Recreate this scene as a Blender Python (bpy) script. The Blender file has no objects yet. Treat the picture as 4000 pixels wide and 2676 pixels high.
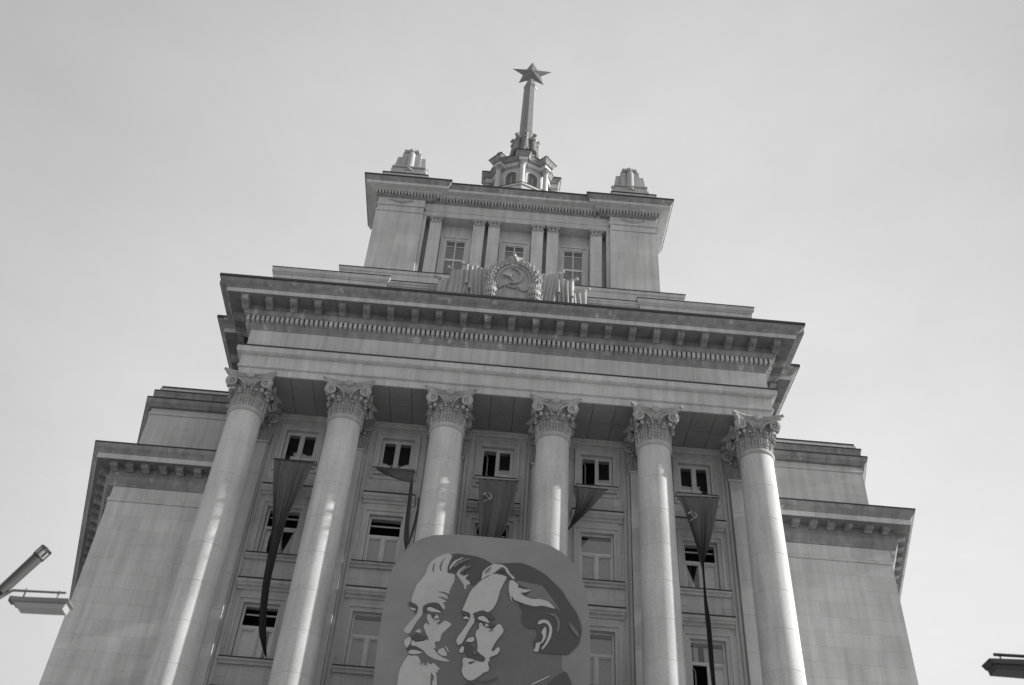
import bpy, bmesh, math, random
from mathutils import Vector, Matrix
S = bpy.context.scene
COL = S.collection
R = math.radians
random.seed(7)

# ------------------------------------------------------------------ camera
cam_d = bpy.data.cameras.new("camera")
cam = bpy.data.objects.new("camera", cam_d)
COL.objects.link(cam)
S.camera = cam
cam_d.sensor_width = 36.0
cam_d.lens = 35.0
cam_d.clip_start = 0.1
cam_d.clip_end = 3000.0
YAW, PITCH, ROLL = 0.01697474, 0.71747703, 0.07396007
_f = Vector((math.sin(YAW) * math.cos(PITCH), math.cos(YAW) * math.cos(PITCH), math.sin(PITCH)))
_r = Vector((math.cos(YAW), -math.sin(YAW), 0.0))
_u = _r.cross(_f)
_r2 = _r * math.cos(ROLL) + _u * math.sin(ROLL)
_u2 = _u * math.cos(ROLL) - _r * math.sin(ROLL)
M = Matrix((_r2, _u2, -_f)).transposed().to_4x4()
M.translation = Vector((-0.468, -32.665, 1.6))
cam.matrix_world = M
cam_d.dof.use_dof = True
cam_d.dof.focus_distance = 41.0
cam_d.dof.aperture_fstop = 1.4

# ------------------------------------------------------------------ light
SUN_EL, SUN_AZ = R(21.0), R(1.1)       # sun to the right, a hair in front of the facade plane
world = bpy.data.worlds.new("World")
S.world = world
world.use_nodes = True
wn, wl = world.node_tree.nodes, world.node_tree.links
wn.clear()
w_out = wn.new("ShaderNodeOutputWorld")
w_bg = wn.new("ShaderNodeBackground")
w_sky = wn.new("ShaderNodeTexSky")
w_sky.sky_type = 'NISHITA'
w_sky.sun_disc = False
w_sky.sun_elevation = SUN_EL
w_sky.sun_rotation = R(91.1)
w_sky.air_density = 1.0
w_sky.dust_density = 3.0
w_sky.ozone_density = 1.0
w_bw = wn.new("ShaderNodeRGBToBW")
w_tc = wn.new("ShaderNodeTexCoord")
w_map = wn.new("ShaderNodeMapping")
w_map.inputs['Scale'].default_value = (1.0, 1.0, 2.2)
w_map.inputs['Rotation'].default_value = (0.3, 0.2, 0.5)
w_n = wn.new("ShaderNodeTexNoise")
w_n.inputs['Scale'].default_value = 1.5
w_n.inputs['Detail'].default_value = 7.0
w_n.inputs['Roughness'].default_value = 0.62
w_n.inputs['Distortion'].default_value = 0.2
w_rmp = wn.new("ShaderNodeMapRange")
w_rmp.inputs['From Min'].default_value = 0.3
w_rmp.inputs['From Max'].default_value = 0.72
w_rmp.inputs['To Min'].default_value = 4.0
w_rmp.inputs['To Max'].default_value = 4.8
w_mix = wn.new("ShaderNodeMix")
w_mix.data_type = 'FLOAT'
w_mix.inputs[0].default_value = 0.90      # thin bright cloud veil over the sky
wl.new(w_sky.outputs[0], w_bw.inputs[0])
wl.new(w_tc.outputs['Generated'], w_map.inputs[0])
wl.new(w_map.outputs[0], w_n.inputs['Vector'])
wl.new(w_n.outputs['Fac'], w_rmp.inputs['Value'])
wl.new(w_bw.outputs[0], w_mix.inputs[2])
wl.new(w_rmp.outputs[0], w_mix.inputs[3])
# sky gets a broad bright area behind the building, imitating lens edge falloff
w_nrm = wn.new("ShaderNodeVectorMath"); w_nrm.operation = 'NORMALIZE'
w_dot = wn.new("ShaderNodeVectorMath"); w_dot.operation = 'DOT_PRODUCT'
_g = Vector((0.14, 1.0, 0.74)).normalized()
w_dot.inputs[1].default_value = _g
w_glow = wn.new("ShaderNodeMapRange"); w_glow.interpolation_type = 'SMOOTHSTEP'
w_glow.inputs['From Min'].default_value = 0.76
w_glow.inputs['From Max'].default_value = 1.0
w_glow.inputs['To Min'].default_value = 1.0
w_glow.inputs['To Max'].default_value = 1.42
w_mul = wn.new("ShaderNodeMath"); w_mul.operation = 'MULTIPLY'
wl.new(w_tc.outputs['Generated'], w_nrm.inputs[0]); wl.new(w_nrm.outputs[0], w_dot.inputs[0])
wl.new(w_dot.outputs['Value'], w_glow.inputs['Value'])
# and it brightens towards the horizon all round
w_sep = wn.new("ShaderNodeSeparateXYZ"); wl.new(w_nrm.outputs[0], w_sep.inputs[0])
w_el = wn.new("ShaderNodeMapRange")
w_el.inputs['From Min'].default_value = 0.0
w_el.inputs['From Max'].default_value = 1.0
w_el.inputs['To Min'].default_value = 1.42
w_el.inputs['To Max'].default_value = 0.92
wl.new(w_sep.outputs['Z'], w_el.inputs['Value'])
w_m2 = wn.new("ShaderNodeMath"); w_m2.operation = 'MULTIPLY'
wl.new(w_mix.outputs[0], w_m2.inputs[0]); wl.new(w_el.outputs[0], w_m2.inputs[1])
wl.new(w_m2.outputs[0], w_mul.inputs[0]); wl.new(w_glow.outputs[0], w_mul.inputs[1])
wl.new(w_mul.outputs[0], w_bg.inputs['Color'])
w_bg.inputs['Strength'].default_value = 0.060
wl.new(w_bg.outputs[0], w_out.inputs['Surface'])

sun_d = bpy.data.lights.new("sun", 'SUN')
sun_d.energy = 3.8
sun_d.angle = R(0.6)
sun_d.color = (1.0, 0.995, 0.985)
sun = bpy.data.objects.new("sun", sun_d)
COL.objects.link(sun)
_sd = Vector((math.cos(SUN_EL) * math.cos(SUN_AZ), -math.cos(SUN_EL) * math.sin(SUN_AZ), math.sin(SUN_EL)))
sun.rotation_euler = _sd.to_track_quat('Z', 'Y').to_euler()
sun.location = (60, -5, 40)

S.view_settings.view_transform = 'Standard'
S.view_settings.look = 'None'
S.view_settings.exposure = 0.96
S.view_settings.gamma = 1.0
S.view_settings.use_curve_mapping = False
S.render.engine = 'CYCLES'

# ------------------------------------------------------------------ materials
def g(v):
    return (v, v, v, 1.0)

def new_mat(name):
    m = bpy.data.materials.new(name)
    m.use_nodes = True
    return m, m.node_tree.nodes, m.node_tree.links, m.node_tree.nodes['Principled BSDF']

def stone_mat(name, base, var=0.10, rnd=0.08, streak=0.12, rough=0.85, bump=0.25, grain=0.10, drip=0.0):
    m, n, l, b = new_mat(name)
    b.inputs['Roughness'].default_value = rough
    b.inputs['Specular IOR Level'].default_value = 0.25
    tc = n.new("ShaderNodeTexCoord")
    geo = n.new("ShaderNodeNewGeometry")
    oi = n.new("ShaderNodeObjectInfo")
    n1 = n.new("ShaderNodeTexNoise"); n1.inputs['Scale'].default_value = 0.45; n1.inputs['Detail'].default_value = 6
    mp = n.new("ShaderNodeMapping"); mp.inputs['Scale'].default_value = (3.5, 3.5, 0.35)
    n2 = n.new("ShaderNodeTexNoise"); n2.inputs['Scale'].default_value = 1.0; n2.inputs['Detail'].default_value = 5
    n3 = n.new("ShaderNodeTexNoise"); n3.inputs['Scale'].default_value = 14.0; n3.inputs['Detail'].default_value = 8; n3.inputs['Roughness'].default_value = 0.75
    l.new(geo.outputs['Position'], n1.inputs['Vector'])
    l.new(geo.outputs['Position'], mp.inputs[0]); l.new(mp.outputs[0], n2.inputs['Vector'])
    l.new(geo.outputs['Position'], n3.inputs['Vector'])
    def rng(src, amp, lo=0.3, hi=0.7):
        r = n.new("ShaderNodeMapRange")
        r.inputs['From Min'].default_value = lo; r.inputs['From Max'].default_value = hi
        r.inputs['To Min'].default_value = 1 - amp; r.inputs['To Max'].default_value = 1 + amp
        l.new(src, r.inputs['Value']); return r.outputs[0]
    def mul(a, c):
        q = n.new("ShaderNodeMath"); q.operation = 'MULTIPLY'
        l.new(a, q.inputs[0])
        if isinstance(c, float): q.inputs[1].default_value = c
        else: l.new(c, q.inputs[1])
        return q.outputs[0]
    v = mul(rng(n1.outputs['Fac'], var), rng(n2.outputs['Fac'], streak))
    v = mul(v, rng(n3.outputs['Fac'], grain))
    v = mul(v, rng(oi.outputs['Random'], rnd, 0, 1))
    v = mul(v, float(base))
    if drip:
        m4 = n.new("ShaderNodeMapping"); m4.inputs['Scale'].default_value = (2.6, 2.6, 0.25)
        n4 = n.new("ShaderNodeTexNoise"); n4.inputs['Scale'].default_value = 1.0; n4.inputs['Detail'].default_value = 3
        l.new(geo.outputs['Position'], m4.inputs[0]); l.new(m4.outputs[0], n4.inputs['Vector'])
        r4 = n.new("ShaderNodeMapRange"); r4.interpolation_type = 'SMOOTHSTEP'
        r4.inputs['From Min'].default_value = 0.60; r4.inputs['From Max'].default_value = 0.72
        r4.inputs['To Min'].default_value = 0.0; r4.inputs['To Max'].default_value = drip
        l.new(n4.outputs['Fac'], r4.inputs['Value'])
        mx = n.new("ShaderNodeMix"); mx.data_type = 'FLOAT'; mx.inputs[3].default_value = 0.55
        l.new(r4.outputs[0], mx.inputs[0]); l.new(v, mx.inputs[2]); v = mx.outputs[0]
    l.new(v, b.inputs['Base Color'])
    bp = n.new("ShaderNodeBump"); bp.inputs['Strength'].default_value = bump; bp.inputs['Distance'].default_value = 0.02
    l.new(n3.outputs['Fac'], bp.inputs['Height']); l.new(bp.outputs[0], b.inputs['Normal'])
    return m

def plain_mat(name, base, rough=0.7, metal=0.0, var=0.08, scale=3.0):
    m, n, l, b = new_mat(name)
    b.inputs['Roughness'].default_value = rough
    b.inputs['Metallic'].default_value = metal
    geo = n.new("ShaderNodeNewGeometry")
    t = n.new("ShaderNodeTexNoise"); t.inputs['Scale'].default_value = scale; t.inputs['Detail'].default_value = 6
    r = n.new("ShaderNodeMapRange")
    r.inputs['From Min'].default_value = 0.3; r.inputs['From Max'].default_value = 0.7
    r.inputs['To Min'].default_value = base * (1 - var); r.inputs['To Max'].default_value = base * (1 + var)
    l.new(geo.outputs['Position'], t.inputs['Vector']); l.new(t.outputs['Fac'], r.inputs['Value'])
    l.new(r.outputs[0], b.inputs['Base Color'])
    return m

STONE = stone_mat("limestone", 0.50, rnd=0.05, var=0.10, streak=0.12)
STONE_C = stone_mat("limestone_column", 0.51, rnd=0.03, streak=0.12, var=0.10, grain=0.14)
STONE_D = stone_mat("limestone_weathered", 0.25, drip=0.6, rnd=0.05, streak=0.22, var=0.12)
CARVED = stone_mat("carved_limestone", 0.39, rnd=0.04, grain=0.14, bump=0.5)
METAL_D = plain_mat("dark_flashing", 0.045, 0.75, 0.0)
STAR_M = plain_mat("star_paint", 0.16, 0.35)
SPIRE_M = plain_mat("spire_metal", 0.20, 0.45)
TBLIND = plain_mat("grey_blind", 0.17, 0.9, var=0.15, scale=4)
FRAME_M = plain_mat("window_paint", 0.58, 0.5)
CURT = plain_mat("white_curtain", 0.66, 0.9, var=0.12, scale=9)
BLIND = plain_mat("pale_blind", 0.34, 0.9, var=0.08, scale=5)
ROOM = plain_mat("dark_interior", 0.03, 0.9)
LAMP_M = plain_mat("lamp_metal", 0.17, 0.4, 0.0)
LAMP_DK = plain_mat("dark_lamp_metal", 0.03, 0.5, 0.0)
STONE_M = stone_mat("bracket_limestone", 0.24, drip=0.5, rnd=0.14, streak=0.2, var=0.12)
SOFFIT_SHADE = stone_mat("soffit_shade_limestone", 0.18, rnd=0.08, streak=0.15, var=0.15)  # darker limestone for the soffits: the shade under the cornices put into the colour
LAMP_TUBE = plain_mat("tube_lamp_metal", 0.06, 0.5)
LAMP_GL = plain_mat("lamp_diffuser", 0.30, 0.25)
GROUND = stone_mat("paving_ground", 0.30, rnd=0.0)
BOARD_M = plain_mat("board_paint", 0.215, 0.6, var=0.10, scale=0.8)
P_LIGHT = plain_mat("paint_light", 0.42, 0.6, var=0.04)
P_SHADE = plain_mat("paint_shade", 0.125, 0.6, var=0.05)
P_DARK = plain_mat("paint_dark", 0.062, 0.6, var=0.06)
P_MID = plain_mat("paint_mid", 0.145, 0.6, var=0.05)

def glass_mat():
    m, n, l, b = new_mat("window_glass")
    n.remove(b)
    o = n['Material Output']
    tr = n.new("ShaderNodeBsdfTransparent"); tr.inputs[0].default_value = g(0.95)
    gl = n.new("ShaderNodeBsdfGlossy"); gl.inputs[0].default_value = g(1.0); gl.inputs['Roughness'].default_value = 0.03
    ly = n.new("ShaderNodeLayerWeight"); ly.inputs[0].default_value = 0.5
    pw = n.new("ShaderNodeMath"); pw.operation = 'POWER'; pw.inputs[1].default_value = 4.0
    lw = n.new("ShaderNodeMath"); lw.operation = 'MULTIPLY_ADD'; lw.inputs[1].default_value = 0.7; lw.inputs[2].default_value = 0.05
    l.new(ly.outputs['Facing'], pw.inputs[0]); l.new(pw.outputs[0], lw.inputs[0])
    mx = n.new("ShaderNodeMixShader")
    l.new(lw.outputs[0], mx.inputs[0]); l.new(tr.outputs[0], mx.inputs[1]); l.new(gl.outputs[0], mx.inputs[2])
    l.new(mx.outputs[0], o.inputs['Surface'])
    return m
GLASS = glass_mat()

def cloth_mat():
    m, n, l, b = new_mat("flag_cloth")
    b.inputs['Roughness'].default_value = 0.75
    b.inputs['Base Color'].default_value = g(0.075)
    tc = n.new("ShaderNodeNewGeometry")
    mp = n.new("ShaderNodeMapping"); mp.inputs['Scale'].default_value = (22, 22, 1.2)
    t = n.new("ShaderNodeTexNoise"); t.inputs['Scale'].default_value = 1.0; t.inputs['Detail'].default_value = 4
    r = n.new("ShaderNodeMapRange"); r.inputs['To Min'].default_value = 0.085; r.inputs['To Max'].default_value = 0.125
    r.inputs['From Min'].default_value = 0.3; r.inputs['From Max'].default_value = 0.7
    l.new(tc.outputs['Position'], mp.inputs[0]); l.new(mp.outputs[0], t.inputs['Vector'])
    l.new(t.outputs['Fac'], r.inputs['Value']); l.new(r.outputs[0], b.inputs['Base Color'])
    return m
CLOTH = cloth_mat()
CLOTH_MARK = plain_mat("flag_mark", 0.34, 0.8)

# ------------------------------------------------------------------ mesh helpers
class MB:
    def __init__(s):
        s.v = []; s.f = []
    def add(s, vs, fs):
        o = len(s.v)
        s.v += [tuple(p) for p in vs]
        s.f += [tuple(i + o for i in f) for f in fs]
        return s
    def box(s, x0, x1, y0, y1, z0, z1):
        return s.add([(x0,y0,z0),(x1,y0,z0),(x1,y1,z0),(x0,y1,z0),(x0,y0,z1),(x1,y0,z1),(x1,y1,z1),(x0,y1,z1)],
                     [(0,3,2,1),(4,5,6,7),(0,1,5,4),(1,2,6,5),(2,3,7,6),(3,0,4,7)])
    def stone(s, x0, x1, y0, y1, z0, z1, c=0.012):
        c = c*.45
        # front face (low y) with chamfered arris
        return s.add([(x0+c,y0,z0+c),(x1-c,y0,z0+c),(x1-c,y0,z1-c),(x0+c,y0,z1-c),
                      (x0,y0+c,z0),(x1,y0+c,z0),(x1,y0+c,z1),(x0,y0+c,z1),
                      (x0,y1,z0),(x1,y1,z0),(x1,y1,z1),(x0,y1,z1)],
                     [(0,1,2,3),(4,5,1,0),(5,6,2,1),(6,7,3,2),(7,4,0,3),(8,9,5,4),(9,10,6,5),(10,11,7,6),(11,8,4,7),(11,10,9,8)])
    def lathe(s, prof, cx=0, cy=0, n=24, cap=True, rot=0.0):
        # prof: (r, z) bottom to top
        vs = []
        for r, z in prof:
            for i in range(n):
                a = 2*math.pi*i/n + rot
                vs.append((cx + r*math.cos(a), cy + r*math.sin(a), z))
        fs = []
        for k in range(len(prof)-1):
            for i in range(n):
                j = (i+1) % n
                fs.append((k*n+i, k*n+j, (k+1)*n+j, (k+1)*n+i))
        if cap:
            fs.append(tuple(reversed(range(n))))
            fs.append(tuple(range((len(prof)-1)*n, len(prof)*n)))
        return s.add(vs, fs)
    def prism(s, pts, y0, y1):
        # outline in xz, from y0 (front) to y1 (back)
        n = len(pts)
        vs = [(x, y0, z) for x, z in pts] + [(x, y1, z) for x, z in pts]
        fs = [tuple(range(n)), tuple(reversed(range(n, 2*n)))]
        fs += [(i, i+n, (i+1) % n + n, (i+1) % n) for i in range(n)]
        return s.add(vs, fs)
    def plan(s, pts, z0, z1):
        n = len(pts)
        vs = [(x, y, z0) for x, y in pts] + [(x, y, z1) for x, y in pts]
        fs = [tuple(reversed(range(n))), tuple(range(n, 2*n))]
        fs += [(i, (i+1) % n, (i+1) % n + n, i+n) for i in range(n)]
        return s.add(vs, fs)
    def tube(s, path, rad, n=8):
        P = [Vector(p) for p in path]
        rr = rad if isinstance(rad, (list, tuple)) else [rad]*len(P)
        vs = []; fs = []
        prev = None
        for i, p in enumerate(P):
            t = (P[min(i+1, len(P)-1)] - P[max(i-1, 0)]).normalized()
            if prev is None:
                a = Vector((0,0,1)) if abs(t.z) < 0.9 else Vector((1,0,0))
                u = t.cross(a).normalized()
            else:
                u = (prev - t*prev.dot(t)).normalized()
            prev = u
            w = t.cross(u)
            for k in range(n):
                q = 2*math.pi*k/n
                vs.append(p + (u*math.cos(q) + w*math.sin(q))*rr[i])
        for i in range(len(P)-1):
            for k in range(n):
                j = (k+1) % n
                fs.append((i*n+k, i*n+j, (i+1)*n+j, (i+1)*n+k))
        fs.append(tuple(reversed(range(n)))); fs.append(tuple(range((len(P)-1)*n, len(P)*n)))
        return s.add(vs, fs)
    def grid(s, rows):
        n = len(rows[0]); vs = [p for r in rows for p in r]
        fs = [(i*n+k, i*n+k+1, (i+1)*n+k+1, (i+1)*n+k) for i in range(len(rows)-1) for k in range(n-1)]
        return s.add(vs, fs)
    def ball(s, c, r, n=10, m=6, sy=1.0, sz=1.0):
        rows = []
        for i in range(m+1):
            a = math.pi*i/m
            rows.append([(c[0]+r*math.sin(a)*math.cos(2*math.pi*k/n), c[1]+sy*r*math.sin(a)*math.sin(2*math.pi*k/n), c[2]+sz*r*math.cos(a)) for k in range(n+1)])
        return s.grid(rows)
    def mesh(s, name, mat, smooth=False):
        me = bpy.data.meshes.new(name)
        me.from_pydata(s.v, [], s.f)
        me.update()
        bm = bmesh.new(); bm.from_mesh(me)
        bmesh.ops.recalc_face_normals(bm, faces=bm.faces)
        bm.to_mesh(me); bm.free()
        me.materials.append(mat)
        if smooth:
            me.polygons.foreach_set('use_smooth', [True]*len(me.polygons))
            try:
                me.set_sharp_from_angle(angle=R(38))
            except Exception:
                pass
        return me
    def build(s, name, mat, parent=None, smooth=False):
        return link(s.mesh(name, mat, smooth), name, parent)

def link(me, name, parent=None, loc=None, rz=0.0, scale=None):
    o = bpy.data.objects.new(name, me)
    COL.objects.link(o)
    if parent: o.parent = parent
    if loc is not None: o.location = loc
    if rz: o.rotation_euler = (0, 0, rz)
    if scale: o.scale = scale
    return o

def tag(o, label=None, cat=None, group=None, kind=None):
    if label: o['label'] = label
    if cat: o['category'] = cat
    if group: o['group'] = group
    if kind: o['kind'] = kind
    return o

def empty(name, loc, parent=None):
    o = bpy.data.objects.new(name, None)
    COL.objects.link(o); o.location = loc
    o.empty_display_size = 0.5
    if parent: o.parent = parent
    return o

def miters(path, closed=False):
    n = len(path); out = []
    for i in range(n):
        def nrm(a, b):
            dx, dy = b[0]-a[0], b[1]-a[1]; L = math.hypot(dx, dy)
            return (dy/L, -dx/L)
        if closed or i > 0: n1 = nrm(path[i-1], path[i])
        if closed or i < n-1: n2 = nrm(path[i], path[(i+1) % n])
        if not closed and i == 0: n1 = n2
        if not closed and i == n-1: n2 = n1
        d = 1 + n1[0]*n2[0] + n1[1]*n2[1]
        out.append(((n1[0]+n2[0])/d, (n1[1]+n2[1])/d))
    return out

def sweep(mb, path, mit, prof, closed=False):
    n = len(prof); vs = []
    for (x, y), (mx, my) in zip(path, mit):
        for d, z in prof: vs.append((x+mx*d, y+my*d, z))
    fs = []; m = len(path)
    for i in range(m if closed else m-1):
        a, b = i*n, ((i+1) % m)*n
        for k in range(n):
            j = (k+1) % n
            fs.append((a+k, a+j, b+j, b+k))
    if not closed:
        fs.append(tuple(range(n))); fs.append(tuple(reversed(range((m-1)*n, m*n))))
    mb.add(vs, fs)

def run(name, path, prof, mat, parent, closed=False):
    mb = MB(); sweep(mb, path, miters(path, closed), prof, closed)
    return mb.build(name, mat, parent)

def run_stones(name, path, prof, mat, parent, length, gap=0.008, closed=False, off=0.0, drop=()):
    """mitred moulding cut into separate stones"""
    mit = miters(path, closed); n = len(path)
    for i in range(n if closed else n-1):
        if i in drop: continue
        a, b = path[i], path[(i+1) % n]; ma, mbb = mit[i], mit[(i+1) % n]
        L = math.hypot(b[0]-a[0], b[1]-a[1]); tx, ty = (b[0]-a[0])/L, (b[1]-a[1])/L
        nn = (ty, -tx)
        k = max(1, round(L/length))
        cuts = [L*j/k for j in range(k+1)]
        if off and k > 1:
            cuts = [0] + [c - L/k*off for c in cuts[1:]] + [L]
        for j in range(len(cuts)-1):
            s0, s1 = cuts[j], cuts[j+1]
            if s0 > 0: s0 += gap/2
            if s1 < L: s1 -= gap/2
            p0 = (a[0]+tx*s0, a[1]+ty*s0); p1 = (a[0]+tx*s1, a[1]+ty*s1)
            mb = MB(); sweep(mb, [p0, p1], [ma if j == 0 else nn, mbb if j == len(cuts)-2 else nn], prof)
            mb.build(name, mat, parent)

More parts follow.
